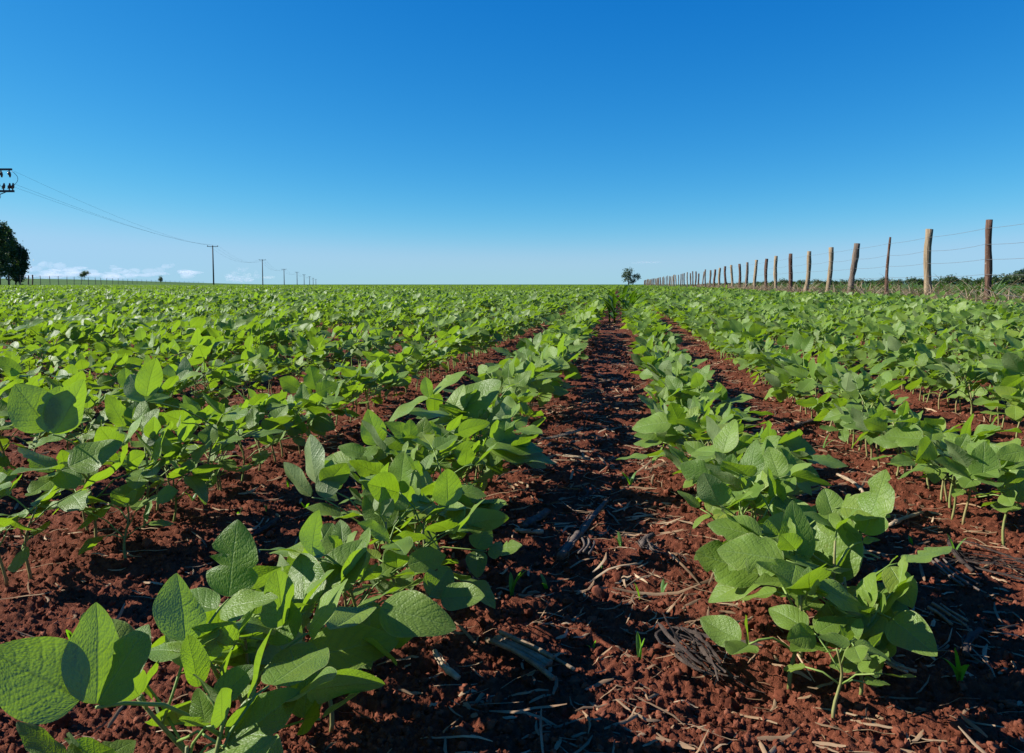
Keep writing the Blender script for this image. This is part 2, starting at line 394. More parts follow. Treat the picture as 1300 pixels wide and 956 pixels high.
def gen_plant(g, H=.13, size=1.0, n_leaf=4, row_bias=.5, lean=None):
    """returns stem path + radii, and leaves: (petiole path, radii, [(leaflet index, 3x3 frame, origin, length)], kind)"""
    az0 = g.uniform(0, 6.28)
    ln = g.normal(0, .12, 2) if lean is None else np.asarray(lean)
    def stem_at(f): return np.array([ln[0]*H*f*f+.004*math.sin(5*f+az0), ln[1]*H*f*f+.004*math.cos(4*f+az0), H*f])
    stem = np.array([stem_at(f) for f in np.linspace(-.12, 1, 9)])
    srad = np.linspace(.0026, .0013, 9)*size**.5
    leaves = []
    sun = SUN
    # pair of small single primary leaves low on the stem
    f0 = g.uniform(.38, .5); aa = g.uniform(0, 3.14)
    for sgn in (0, 1):
        if g.random() < .2: continue
        a = aa+sgn*math.pi+g.normal(0, .25); out = np.array([math.cos(a), math.sin(a), 0])
        b0 = stem_at(f0); L = g.uniform(.022, .034)
        e = b0+out*L+np.array([0, 0, g.uniform(.0, .018)])
        d = unit(out+np.array([0, 0, g.uniform(-.6, .25)])); n = unit(np.array([0, 0, 1.0])+.35*sun+g.normal(0, .2, 3))
        leaves.append((np.array([b0, (b0+e)/2+[0, 0, .004], e]), [.0011, .0010, .0009], [(int(g.integers(NLV)), frame(d, n), e, g.uniform(.034, .047)*size)], 'primary'))
    for k in range(n_leaf):
        f = .36+.64*(k+.35)/n_leaf; b0 = stem_at(min(f, 1)); age = 1-k/(n_leaf)                 # 1 lowest .. small at the top
        a = az0+k*math.pi*.93+g.normal(0, .55)
        out = np.array([math.cos(a), math.sin(a), 0]); out[0] *= 1+row_bias; out = unit(out)
        top = k == n_leaf-1 and g.random() < .75
        pl = (g.uniform(.055, .110) if not top else g.uniform(.02, .04))*size*(.75+.25*age)
        el = g.uniform(.35, 1.0)+.15*(1-age) if not top else g.uniform(1.0, 1.4)
        el2 = el-g.uniform(.1, .5)
        m = b0+pl*.5*(out*math.cos(el)+np.array([0, 0, math.sin(el)]))
        e = m+pl*.5*(out*math.cos(el2)+np.array([0, 0, math.sin(el2)]))
        # the blade plane, turned some way towards the sun
        n = unit(np.array([0, 0, 1.0])+g.uniform(.2, 1.2)*sun+g.normal(0, .36, 3))
        dl = unit(out*math.cos(el2*.5)+np.array([0, 0, math.sin(el2*.5)*.6])+g.normal(0, .15, 3))
        Fm = frame(dl, n); d, n = Fm[:, 1], Fm[:, 2]
        rl = g.uniform(.010, .018)*size; tip = e+d*rl
        L = (g.uniform(.044, .070) if not top else g.uniform(.026, .045))*size*(.86+.14*math.sin(3.14*min(1, .2+.8*age)))
        lfs = []
        for j, ang in enumerate((0, g.uniform(1.25, 1.75), -g.uniform(1.25, 1.75))):
            dd = rot_axis(d, n, ang)
            ax = np.cross(dd, n)
            tilt = g.normal(.10, .35)
            if g.random() < .16: tilt += g.uniform(.5, 1.1)                                     # leaflets standing up
            if top: tilt = g.uniform(.5, 1.1)
            dd2 = rot_axis(dd, ax, tilt); nn = rot_axis(n, ax, tilt)
            nn = rot_axis(nn, dd2, g.normal(0, .35))
            o = tip if j == 0 else e
            lfs.append((int(g.integers(NLV)), frame(dd2, nn), o+dd2*.002, L*(1.06 if j == 0 else g.uniform(.86, 1.0))))
        leaves.append((np.array([b0, b0*.5+m*.5+[0, 0, -.001], m, e, tip]), np.array([.0013, .0012, .0011, .0010, .0009])*size**.5, lfs, 'top' if top else 'trifoliate'))
    return stem, srad, leaves

def leaf_xform(lf, lib):
    k, Fm, o, L = lf; v, q, uv = lib[k]
    return (v*L)@Fm.T+o, q, uv
def mat4(Fm, o, L):
    m = np.eye(4); m[:3, :3] = Fm*L; m[:3, 3] = o; return m

def plant_objects(base, pl, label, group, detail, rotz=0):
    stem, srad, leaves = pl
    root = bpy.data.objects.new('soybean_plant', None); COL.objects.link(root); root.empty_display_size = .03
    root.location = base; tag(root, label, 'soybean plant', group)
    b = MB(); b.add(*tube(stem, srad, 6)); b.build('stem', M_STEM, root)
    for path, rad, lfs, kd in leaves:
        b = MB(); b.add(*tube(path, rad, 5))
        if detail:
            lo_ = b.build('leaf', M_PET, root)
            for lf in lfs: link('leaflet', LF_MESH[lf[0]], lo_, mat4(lf[1], lf[2], lf[3]))
        else:
            for lf in lfs: b.add(*leaf_xform(lf, LF_MID), mi=1)
            b.build('leaf', [M_PET, M_LEAF], root)
    return root

def plant_mesh(pl, lib, name, leafmat, keep=1.0, g=None, sides=4, off=None, mb=None):
    stem, srad, leaves = pl; b = mb or MB(); off = np.zeros(3) if off is None else off
    v, q, uv = tube(stem, srad*1.1, sides, False); b.add(v+off, q, uv, 0)
    for path, rad, lfs, kd in leaves:
        if kd == 'primary' and keep < 1: continue
        if keep >= .7: 
            v, q, uv = tube(path, rad, 3, False); b.add(v+off, q, uv, 0)
        for lf in lfs:
            v, q, uv = leaf_xform(lf, lib); b.add(v+off, q, uv, 1)
    return b if mb else b.mesh(name, [M_PET, leafmat])

# ------------------------------------------------------------------ rows of soybean
ROWX = {-1: -.30, 0: .20}
for k in range(1, 400): ROWX[k] = .63+.48*(k-1)
for k in range(2, 400): ROWX[-k] = -.82-.48*(k-2)
FIELD_RIGHT = 4.55                                   # the crop ends short of the fence
def row_edge(x, y): return x < FIELD_RIGHT

UPH, FACE, BACK = 'up', 'face', 'back'
def posed_leaf(p0, x0, tips):
    """a trifoliate leaf given where its petiole ends (pixel, plane x = x0) and its leaflet tips (pixel, +1 away / -1 towards, side seen, length)"""
    e = at_x(*p0, x0); out = []
    for k, (tp, sg, side, L) in enumerate(tips):
        L = L*.92
        d = unit(ray(*tp)); oc = CAM-e; b = d@oc; c = oc@oc-L*L; disc = b*b-c
        if disc > 0: tip = CAM+d*(-b+sg*math.sqrt(disc))
        else: tip = CAM+d*(-b); L = np.linalg.norm(tip-e)
        dr = unit(tip-e); vw = unit(CAM-e)
        n = {'up': np.array([0, 0, 1.])+.5*SUN+.25*vw, 'face': vw+.6*SUN+np.array([0, 0, .5]), 'back': -vw*.8+.6*SUN+np.array([0, 0, .2])}[side]
        out.append((k, dr, n, e, L))
    return e, out
# hand-set near plants: row -> [(Y, dX, stem height, size, leaves, posed leaves)]
HERO = {
  -1: [(.46, .02, .14, 1.0, 2, [((122, 898), -.30, [((6, 836), 1, BACK, .054), ((133, 764), 1, BACK, .058), ((182, 796), 1, FACE, .050)])]),
       (.60, .0, .11, 1.0, 2, [((237, 830), -.31, [((230, 738), 1, BACK, .062), ((182, 816), 1, UPH, .05), ((262, 792), 1, UPH, .05)])]),
       (.70, .03, .10, .95, 2, []),
       (.76, -.01, .10, 1.0, 2, [((370, 842), -.29, [((486, 806), -1, FACE, .085), ((243, 852), -1, UPH, .085), ((318, 764), 1, BACK, .06)])]),
       (.87, .0, .115, 1.0, 3, [((405, 763), -.30, [((310, 738), -1, FACE, .08), ((462, 690), 1, FACE, .088), ((298, 756), 1, BACK, .08)]), ((397, 708), -.31, [((346, 690), -1, UPH, .055), ((396, 656), 1, BACK, .055), ((440, 715), 1, UPH, .05)])]),
       (.97, .02, .12, .95, 3, []), (1.06, -.03, .12, 1.0, 4, []), (1.17, .01, .12, 1.0, 4, []), (1.24, -.04, .13, 1.0, 3, [((543, 652), -.29, [((532, 598), 1, BACK, .065), ((468, 666), -1, UPH, .07), ((600, 640), 1, UPH, .05)])]),
       (1.33, -.02, .14, .95, 3, [((483, 571), -.40, [((468, 528), 1, BACK, .06), ((406, 590), -1, UPH, .075), ((500, 588), -1, FACE, .05)])]), (1.43, .02, .13, 1.0, 4, []),
       (1.51, .03, .15, 1.05, 3, [((575, 528), -.32, [((634, 490), 1, FACE, .085), ((584, 490), 1, FACE, .065), ((512, 520), -1, UPH, .075)])]),
       (1.60, .02, .15, 1.0, 3, [((615, 562), -.24, [((700, 584), -1, UPH, .10), ((686, 560), 1, UPH, .09), ((634, 600), -1, FACE, .065)]), ((545, 505), -.36, [((580, 470), 1, UPH, .07), ((490, 532), -1, UPH, .07), ((540, 480), 1, BACK, .04)])]),
       (1.72, .0, .13, .95, 3, []), (1.83, .02, .12, .95, 3, [])],
  0: [(.80, .02, .07, .62, 3, []), (.84, .05, .08, .66, 3, []), (.86, -.01, .10, .95, 2, [((951, 818), .14, [((900, 793), 1, FACE, .055), ((928, 835), -1, FACE, .05), ((948, 784), 1, BACK, .04)])]),
      (.90, .01, .11, 1.0, 2, [((974, 732), .18, [((892, 706), 1, FACE, .075), ((900, 750), -1, UPH, .07), ((997, 652), 1, BACK, .075)])]),
      (.93, .04, .12, 1.0, 3, [((1049, 748), .245, [((1066, 655), 1, FACE, .085), ((976, 757), -1, UPH, .066), ((1092, 690), 1, BACK, .065)]), ((1093, 688), .28, [((1126, 606), 1, FACE, .075), ((1114, 684), -1, UPH, .02), ((1072, 668), 1, UPH, .03)])]),
      (.88, .05, .10, .95, 2, [((1118, 838), .27, [((1113, 762), 1, FACE, .07), ((1062, 838), -1, FACE, .055), ((1130, 800), 1, UPH, .035)]), ((1048, 820), .22, [((1060, 772), 1, FACE, .05), ((1008, 818), -1, UPH, .05), ((1085, 800), 1, UPH, .04)])]),
      (1.02, .03, .12, .9, 3, [((1108, 762), .32, [((1155, 790), -1, UPH, .055), ((1150, 738), 1, UPH, .05), ((1075, 750), 1, UPH, .05)])]), (1.14, -.03, .11, .95, 4, []), (1.26, -.02, .13, 1.0, 4, []), (1.37, -.01, .11, .95, 3, []), (1.46, .01, .11, .95, 4, [])],
  1: [(1.31, .03, .15, 1.0, 3, [((1281, 597), .62, [((1232, 563), 1, FACE, .085), ((1310, 575), 1, FACE, .07), ((1300, 640), -1, FACE, .07)]), ((1240, 600), .58, [((1205, 590), 1, FACE, .06), ((1250, 560), 1, BACK, .05), ((1225, 622), -1, UPH, .05)])]),
      (1.37, .0, .11, .95, 4, []), (1.47, -.02, .10, .9, 3, []), (1.62, .0, .09, .85, 3, []), (1.78, -.02, .12, .95, 4, [])],
  -2: [(1.02, -.02, .10, .95, 3, []), (1.15, -.01, .15, 1.05, 3, [((67, 552), -.82, [((24, 494), 1, BACK, .085), ((78, 491), 1, BACK, .075), ((114, 484), 1, BACK, .085)]), ((78, 596), -.80, [((149, 568), 1, FACE, .085), ((20, 590), -1, UPH, .075), ((95, 620), -1, UPH, .05)])]),
       (1.24, .02, .14, 1.0, 4, []), (1.34, -.02, .13, 1.05, 4, []), (1.44, .03, .14, 1.0, 3, [((185, 510), -.82, [((192, 463), 1, BACK, .07), ((166, 474), 1, BACK, .065), ((215, 500), 1, FACE, .05)])]), (1.53, .0, .13, 1.0, 4, [])],
}
HERO_START = {-1: .46, 0: 1.04, 1: 1.5, -2: 1.0}
HERO_END = {-1: 1.82, 0: 1.52, 1: 1.9, -2: 1.56}

spots = []            # (row, x, y, H, size, nleaf, hero)
for k, x0 in sorted(ROWX.items()):
    if x0 > FIELD_RIGHT or x0 < -26: continue
    y = -1.2+RNG.uniform(0, .1)
    ymax = 26
    while y < ymax:
        hero_zone = k in HERO and -1.0 < y < HERO_END[k]
        gap = float(vnoise(np.array([y*1.7]), np.array([k*7.3]), 50)[0])
        if not hero_zone and gap > (-.36 if y < 4 else -.30):
            tall = float(vnoise(np.array([y*.9]), np.array([k*3.1]), 51)[0])
            H = .112+.05*tall+RNG.normal(0, .014); s = 1.0+.16*tall+RNG.normal(0, .07)
            if k >= 1: s *= .97
            if y > 6: H += .01
            spots.append((k, x0+RNG.normal(0, .016), y, max(.07, H), max(.7, s), int(RNG.choice([4, 5, 5, 6])), False))
        y += RNG.uniform(.050, .092) if k < 1 else RNG.uniform(.046, .082)
for k, L in HERO.items():
    for (y, dx, H, s, n, ps) in L: spots.append((k, ROWX[k]+dx, y, H, s, n+1, ps))
    y = HERO_START[k]
    while y < HERO_END[k]:                       # smaller plants between the posed ones
        spots.append((k, ROWX[k]+RNG.normal(0, .03), y, RNG.uniform(.075, .125), RNG.uniform(.85, 1.05), int(RNG.choice([4, 5, 5])), False)); y += RNG.uniform(.06, .11)

def in_frame(x, y):
    px, py, dep = project(np.array([x, y, .12])); return dep > .25 and -25 < px < 1325 and py < 1010
near = sorted((s for s in spots if in_frame(s[1], s[2]) or s[6]), key=lambda s: project(np.array([s[1], s[2], .1]))[2])
chosen = near[:300]; cset = set(id(s) for s in chosen)

ONES = ['', 'first', 'second', 'third', 'fourth', 'fifth', 'sixth', 'seventh', 'eighth', 'ninth', 'tenth', 'eleventh', 'twelfth', 'thirteenth', 'fourteenth', 'fifteenth', 'sixteenth', 'seventeenth', 'eighteenth', 'nineteenth']
TENS = ['', '', 'twent', 'thirt', 'fort', 'fift', 'sixt', 'sevent', 'eight', 'ninet']
def ordinal(n):
    if n < 20: return ONES[n]
    if n > 99: return 'hundredth' if n == 100 else 'hundred and '+ordinal(n-100)
    return TENS[n//10]+('ieth' if n % 10 == 0 else 'y-'+ONES[n % 10])
def row_words(k):
    return 'the %s row %s of the middle furrow' % (ordinal(-k if k < 0 else k+1), 'left' if k < 0 else 'right')

by_row = {}
for s in sorted(chosen, key=lambda s: s[2]): by_row.setdefault(s[0], []).append(s)
rank = {id(s): i for s in chosen for i in [by_row[s[0]].index(s)+1]}
for i, s in enumerate(chosen):
    k, x, y, H, size, n, hero = s
    g = np.random.default_rng(1000+int(abs(x)*9973)+int(y*7919))
    pl = gen_plant(g, H, size, n)
    if hero:
        base = np.array([x, y, float(soil_h(x, y, False))])
        for p0, x0, tips in hero:
            e, out = posed_leaf(p0, x0, tips); e = e-base
            b0 = np.array(pl[0][-1])*min(1, max(.3, .65*e[2]/pl[0][-1][2])) if e[2] > 0 else np.array(pl[0][4])
            m = (b0+e)/2+np.array([0, 0, .012])
            lfs = [(int(g.integers(NLV)), frame(dr, nn), e+dr*(.010 if kk == 0 else .002), L) for kk, dr, nn, _, L in out]
            pl[2].append((np.array([b0, b0*.5+m*.5+[0, 0, .002], m, e*.6+m*.4+[0, 0, .002], e]), np.array([.0016, .0015, .0014, .0013, .0011]), lfs, 'trifoliate'))
    adj = 'tall' if H > .145 else 'low' if H < .105 else 'leafy'
    if rank[id(s)] == 1: label = 'nearest %s green soybean plant in %s' % (adj, row_words(k))
    else: label = '%s soybean plant, %s from front in %s' % (adj, ordinal(rank[id(s)]), row_words(k))
    plant_objects((x, y, float(soil_h(x, y, False))), pl, label, 'soybean plants growing in rows', i < 120)

# the rest of the crop: one object of instanced plants and row pieces
def variants(prefix, n, maker):
    c = bpy.data.collections.new(prefix)
    for i in range(n):
        o = bpy.data.objects.new('%s_%02d' % (prefix, i), maker(i)); c.objects.link(o)
    return c
def mk_plant(lib, lm):
    def f(i):
        g = np.random.default_rng(500+i); return plant_mesh(gen_plant(g, g.uniform(.10, .155), g.uniform(.92, 1.12), int(g.choice([4, 5, 6]))), lib, 'soybean_crop', lm)
    return f
def mk_rowpiece(i):
    g = np.random.default_rng(900+i); b = MB()
    for y in np.arange(0, 1.0, .085):
        plant_mesh(gen_plant(g, g.uniform(.11, .165), g.uniform(.95, 1.15), 5), LF_LOW, '', M_LEAF_FAR, .5, off=np.array([g.normal(0, .02), y+g.normal(0, .02), 0]), mb=b)
    return b.mesh('soybean_crop', [M_PET, M_LEAF_FAR])
V_MID = variants('crop_mid', 14, mk_plant(LF_MID, M_LEAF))
V_LOW = variants('crop_low', 14, mk_plant(LF_LOW, M_LEAF_FAR))
V_ROW = variants('crop_row', 8, mk_rowpiece)

def scatter_group(name, coll):
    ng = bpy.data.node_groups.new(name, 'GeometryNodeTree')
    ng.interface.new_socket('Geometry', in_out='INPUT', socket_type='NodeSocketGeometry')
    ng.interface.new_socket('Geometry', in_out='OUTPUT', socket_type='NodeSocketGeometry')
    nd = ng.nodes; gi = nd.new('NodeGroupInput'); go = nd.new('NodeGroupOutput')
    ci = nd.new('GeometryNodeCollectionInfo'); ci.inputs[0].default_value = coll
    ci.inputs['Separate Children'].default_value = True; ci.inputs['Reset Children'].default_value = True
    ip = nd.new('GeometryNodeInstanceOnPoints'); ip.inputs['Pick Instance'].default_value = True
    def attr(n, ty):
        a = nd.new('GeometryNodeInputNamedAttribute'); a.data_type = ty; a.inputs['Name'].default_value = n
        return next(o for o in a.outputs if o.enabled and o.name == 'Attribute')
    er = nd.new('FunctionNodeEulerToRotation')
    L = ng.links.new
    L(gi.outputs[0], ip.inputs['Points']); L(ci.outputs[0], ip.inputs['Instance'])
    L(attr('pick', 'INT'), ip.inputs['Instance Index']); L(attr('turn', 'FLOAT_VECTOR'), er.inputs[0]); L(er.outputs[0], ip.inputs['Rotation'])
    L(attr('size', 'FLOAT_VECTOR'), ip.inputs['Scale']); L(ip.outputs[0], go.inputs[0])
    return ng
def scatter(name, sets):
    """one object: point clouds with attributes, instanced by geometry nodes; sets = [(coll, P, pick, turn, size)]"""
    ng_all = bpy.data.node_groups.new(name, 'GeometryNodeTree')
    ng_all.interface.new_socket('Geometry', in_out='INPUT', socket_type='NodeSocketGeometry')
    ng_all.interface.new_socket('Geometry', in_out='OUTPUT', socket_type='NodeSocketGeometry')
    nd = ng_all.nodes; gi = nd.new('NodeGroupInput'); go = nd.new('NodeGroupOutput'); jn = nd.new('GeometryNodeJoinGeometry')
    P = np.concatenate([s[1] for s in sets]); grp = np.concatenate([np.full(len(s[1]), i) for i, s in enumerate(sets)])
    me = bpy.data.meshes.new(name); me.vertices.add(len(P)); me.vertices.foreach_set('co', np.ascontiguousarray(P, np.float32).ravel())
    a = me.attributes.new('pick', 'INT', 'POINT'); a.data.foreach_set('value', np.concatenate([s[2] for s in sets]).astype(np.int32))
    a = me.attributes.new('grp', 'INT', 'POINT'); a.data.foreach_set('value', grp.astype(np.int32))
    a = me.attributes.new('turn', 'FLOAT_VECTOR', 'POINT'); a.data.foreach_set('vector', np.concatenate([s[3] for s in sets]).astype(np.float32).ravel())
    a = me.attributes.new('size', 'FLOAT_VECTOR', 'POINT'); a.data.foreach_set('vector', np.concatenate([s[4] for s in sets]).astype(np.float32).ravel())
    for i, s in enumerate(sets):
        na = nd.new('GeometryNodeInputNamedAttribute'); na.data_type = 'INT'; na.inputs['Name'].default_value = 'grp'
        cmp_ = nd.new('FunctionNodeCompare'); cmp_.data_type = 'INT'; cmp_.operation = 'EQUAL'
        ints = [x for x in cmp_.inputs if x.type == 'INT']; ints[1].default_value = i
        ng_all.links.new(next(o for o in na.outputs if o.enabled and o.name == 'Attribute'), ints[0])
        sp = nd.new('GeometryNodeSeparateGeometry'); sp.domain = 'POINT'
        ng_all.links.new(gi.outputs[0], sp.inputs['Geometry']); ng_all.links.new(cmp_.outputs[0], sp.inputs['Selection'])
        sub = nd.new('GeometryNodeGroup'); sub.node_tree = scatter_group(name+'_%d' % i, s[0])
        ng_all.links.new(sp.outputs[0], sub.inputs[0]); ng_all.links.new(sub.outputs[0], jn.inputs[0])
    ng_all.links.new(jn.outputs[0], go.inputs[0])
    o = link(name, me); md = o.modifiers.new('scatter', 'NODES'); md.node_group = ng_all
    return o

def pts_of(L, nvar, turn=.7, base=1.0):
    P = np.array([(x, y, 0) for x, y in L], float).reshape(-1, 3); n = len(P)
    P[:, 2] = soil_h(P[:, 0], P[:, 1], False)
    T = np.zeros((n, 3)); T[:, 2] = RNG.uniform(-turn, turn, n); T[:, :2] = RNG.normal(0, .06, (n, 2))
    S = ((base+.28*vnoise(P[:, 0]*.55, P[:, 1]*.55, 70)+.2*vnoise(P[:, 0]*1.7, P[:, 1]*1.7, 71))*RNG.normal(1, .12, n).clip(.7, 1.3))[:, None]*np.ones(3)
    return P, RNG.integers(0, nvar, n), T, S
mid = [(s[1], s[2]) for s in spots if id(s) not in cset and math.hypot(s[1], s[2]) < 9 and s[1] > -7.5]
low = [(s[1], s[2]) for s in spots if id(s) not in cset and math.hypot(s[1], s[2]) >= 9 and (s[1] > -.95*s[2]-3)]
rows = []
for k, x0 in ROWX.items():
    if x0 > FIELD_RIGHT: continue
    for y in np.arange(26 if x0 > -26 else 4, 170, 1.0):
        px = math.degrees(math.atan2(-x0, y))
        if -30 < px < 48 and math.hypot(x0, y) < 170: rows.append((x0, y+RNG.uniform(-.1, .1)))
P3 = pts_of(rows, 8, .05, 1.05); P3[2][:, :2] = 0
crop = scatter('soybean_crop', [(V_MID, *pts_of(mid, 14)), (V_LOW, *pts_of(low, 14, 1.0, 1.05)), (V_ROW, *P3)])
tag(crop, 'green soybean crop filling the rest of the field to the horizon', 'soybean crop', kind='stuff')

# ------------------------------------------------------------------ soil crumbs and straw litter (stuff)
def crumb_mesh(i):
    g = np.random.default_rng(i); n = 4
    pts = []; q = []
    # a cube-sphere with lumpy radius
    idx = 0
    for ax in range(3):
        for sg in (-1, 1):
            a = np.linspace(-1, 1, n+1); A, B = np.meshgrid(a, a, indexing='ij'); C = np.full_like(A, sg)
            P = [A, B, C] if sg > 0 else [B, A, C]; P = P[-ax:]+P[:-ax] if ax else P
            pts.append(np.stack(P, -1).reshape(-1, 3))
            ii, jj = np.meshgrid(np.arange(n), np.arange(n), indexing='ij')
            q.append(np.stack([ii*(n+1)+jj, (ii+1)*(n+1)+jj, (ii+1)*(n+1)+jj+1, ii*(n+1)+jj+1], -1).reshape(-1, 4)+idx); idx += (n+1)**2
    v = np.concatenate(pts); v /= np.linalg.norm(v, axis=1)[:, None]
    off = g.uniform(0, 9, 3); r = 1+.24*np.sin(3*v@g.normal(0, 1, 3)+off[0])+.20*np.sin(v@g.normal(0, 4, 3)+off[1])+.16*np.sin(v@g.normal(0, 8, 3)+off[2])+g.normal(0, .05, len(v))
    return np_mesh('soil_crumb', v*r[:, None]*g.uniform(.7, 1.1, 3), np.concatenate(q), M_CRUMB)
V_CRUMB = variants('crumb', 8, crumb_mesh)
n = 60000
rr = .35+5.5*RNG.random(n)**1.35; aa = np.radians(RNG.uniform(-36, 52, n)); x = -np.sin(aa)*rr; y = np.cos(aa)*rr
sz = np.exp(RNG.normal(math.log(.0019), .5, n)).clip(.0008, .0075)*(1+.12*rr)
P = np.stack([x, y, soil_h(x, y)+sz*.25], -1)
crumbs = scatter('soil_crumbs', [(V_CRUMB, P, RNG.integers(0, 8, n), RNG.uniform(0, 6.28, (n, 3)), sz[:, None]*RNG.uniform(.8, 1.2, (n, 3)))])
tag(crumbs, 'loose crumbs of red soil lying over the furrows', 'soil', kind='stuff')

def strip(p0, ang, L, wd, g, curl=.15, lift=.004, seg=4, pre=None):
    t = np.linspace(-.5, .5, seg+1)
    if pre:
        a, cx, cy, z = pre; c = np.stack([cx, cy], -1)
    else: bend = g.normal(0, curl)
    if not pre:
        a = ang+bend*t*2; dx = np.cumsum(np.cos(a))*L/seg; dy = np.cumsum(np.sin(a))*L/seg
        c = np.stack([p0[0]+dx-dx.mean(), p0[1]+dy-dy.mean()], -1)
        z = soil_h(c[:, 0], c[:, 1])
    z = z*.35+z.max()*.65+lift+np.linspace(0, g.normal(0, .10)*L, seg+1)+g.normal(0, .04)*L*(t*2)**2
    roll = g.normal(0, .5); nx = np.stack([-np.sin(a)*math.cos(roll), np.cos(a)*math.cos(roll), np.full(seg+1, math.sin(roll))], -1)
    wv = wd*np.array([.5]+[1]*(seg-1)+[.35])
    C = np.c_[c, z]
    up = np.array([0, 0, wd*.35])
    v = np.concatenate([C-nx*wv[:, None], C+up, C+nx*wv[:, None]]).reshape(3, seg+1, 3).transpose(1, 0, 2).reshape(-1, 3)
    i, j = np.meshgrid(np.arange(seg), np.arange(2), indexing='ij')
    q = np.stack([i*3+j, (i+1)*3+j, (i+1)*3+j+1, i*3+j+1], -1).reshape(-1, 4)
    return v, q, np.zeros((len(v), 2))
g = np.random.default_rng(3); lit = MB(); spec = []
while len(spec) < 12000:
    r_ = .4+9*g.random()**1.25; a_ = math.radians(g.uniform(-36, 50)); x, y = -math.sin(a_)*r_, math.cos(a_)*r_
    if x > 4.6: continue
    dens = .30+.55*math.exp(-((x+.0)/.20)**2)+.45*math.exp(-((x-.42)/.16)**2)
    if x < -.35: dens *= .75
    dens *= .35+.65*min(1, max(0, (r_-.8)/1.2))
    if g.random() > dens: continue
    L = min(math.exp(g.normal(math.log(.026), .6)), .11)*(1+.06*r_)
    ang = g.normal(.2, .7) if g.random() < .55 else g.uniform(0, 3.14)
    spec.append((x, y, ang, L, g.uniform(.0006, .0021)*(1+.16*r_)))
bends = g.normal(0, .3, len(spec)); t5 = np.linspace(-.5, .5, 5)
A5 = np.array([q[2] for q in spec])[:, None]+bends[:, None]*t5*2; L5 = np.array([q[3] for q in spec])[:, None]
X5 = np.cumsum(np.cos(A5), 1)*L5/4; Y5 = np.cumsum(np.sin(A5), 1)*L5/4
X5 += np.array([q[0] for q in spec])[:, None]-X5.mean(1, keepdims=True); Y5 += np.array([q[1] for q in spec])[:, None]-Y5.mean(1, keepdims=True)
Z5 = soil_h(X5, Y5)
for i, q in enumerate(spec): lit.add(*strip(None, q[2], q[3], q[4], g, lift=.0015, pre=(A5[i], X5[i], Y5[i], Z5[i])))
tag(lit.build('straw_litter', M_STRAW), 'thin broken straw scattered over the red soil between rows', 'straw', kind='stuff')

# larger pieces of maize residue, one thing each: pixel ends of each piece on the ground
def stalk(pa, pb, rad, mat, label, split=0, seed=0, lift=.006):
    g = np.random.default_rng(seed); a = at_z(*pa); b = at_z(*pb)
    t = np.linspace(0, 1, 9)[:, None]; P = a+(b-a)*t; L = np.linalg.norm(b-a)
    zz = max(float(soil_h(P[i, 0], P[i, 1])) for i in range(9))
    P[:, 2] = zz*.75+lift+.3*rad+g.normal(0, .03)*L*(t[:, 0]-.5)
    d = (b-a)/L; nrm = np.array([-d[1], d[0], 0]); P += nrm*(g.normal(0, .05)*L*np.sin(3.14*t))
    mb = MB(); rd = np.full(9, rad)*(1+.12*g.standard_normal(9)); rd[[2, 6]] *= 1.35
    if split:
        for s in range(split):                                 # frayed stalk: a sheaf of flat fibres
            o = (s/(split-1)-.5); Q = P+nrm*o*rad*2.2*(1+1.4*t[::-1]*0+.9*np.abs(t-.3))+np.array([0, 0, 1])*g.uniform(0, rad*.9)
            mb.add(*tube(Q[:int(g.integers(6, 10))], rad*g.uniform(.22, .42), 5))
    else:
        v, q, uv = tube(P, rd, 8, True, .06, g); v[:, 2] = zz*.75+lift+(v[:, 2]-zz*.75-lift)*.8; mb.add(v, q, uv)
        for s in range(2):
            Q = P[1:6]+nrm*(s-.5)*rad*2.4+np.array([0, 0, rad*.4]); mb.add(*tube(Q+g.normal(0, rad*.2, Q.shape), rad*.25, 4))
    o = mb.build('maize_stalk', mat); tag(o, label, 'maize stalk', 'pieces of dry maize stalk on the soil'); return o
stalk((628, 818), (716, 868), .0085, M_STALK, 'pale frayed maize stalk lying at the bottom of the central furrow', 7, 1)
stalk((664, 684), (694, 664), .007, M_STALKGREY, 'short grey maize stalk lying aslant right of the left row', 0, 2)
stalk((655, 686), (690, 690), .004, M_STALK, 'thin tan maize stalk lying beside the short grey stalk', 0, 3)
stalk((712, 724), (734, 692), .006, M_STALKGREY, 'dark grey maize stalk standing aslant in the central furrow', 0, 4, .012)
stalk((741, 722), (745, 698), .0055, M_STALKGREY, 'grey split maize stub in the middle of the central furrow', 3, 5, .012)
stalk((815, 705), (829, 690), .005, M_STALKGREY, 'small bluish grey maize stub left of the right row', 0, 6)
stalk((735, 693), (770, 645), .0045, M_STALKGREY, 'long thin dark stalk running back through the central furrow', 0, 7)
stalk((552, 830), (582, 862), .003, M_STALK, 'thin orange straw stem left of the pale frayed stalk', 0, 8)
stalk((1186, 780), (1222, 804), .006, M_STALK, 'pale split maize stalk right of the nearest right plants', 4, 9)
stalk((1190, 722), (1240, 756), .006, M_STALKGREY, 'grey frayed maize stalk on the soil near the right edge', 4, 10)
stalk((1226, 838), (1244, 806), .004, M_STALKGREY, 'reddish brown bent stalk near the bottom right corner', 0, 11)
stalk((1063, 609), (1096, 633), .0032, M_STALK, 'thin straight pale straw stem behind the right row', 0, 12)
stalk((1122, 850), (1160, 872), .005, M_STALK, 'tan frayed stalk at the foot of the nearest right plants', 4, 13)
stalk((318, 693), (352, 672), .005, M_STALKGREY, 'dark grey stalk left of the nearest left row plants', 0, 14)
stalk((280, 700), (312, 692), .003, M_STALK, 'thin light straw stem in front of the dark grey stalk', 0, 15)
stalk((1130, 672), (1170, 655), .0035, M_STALK, 'bent tan straw stem in the furrow right of the right row', 0, 16)
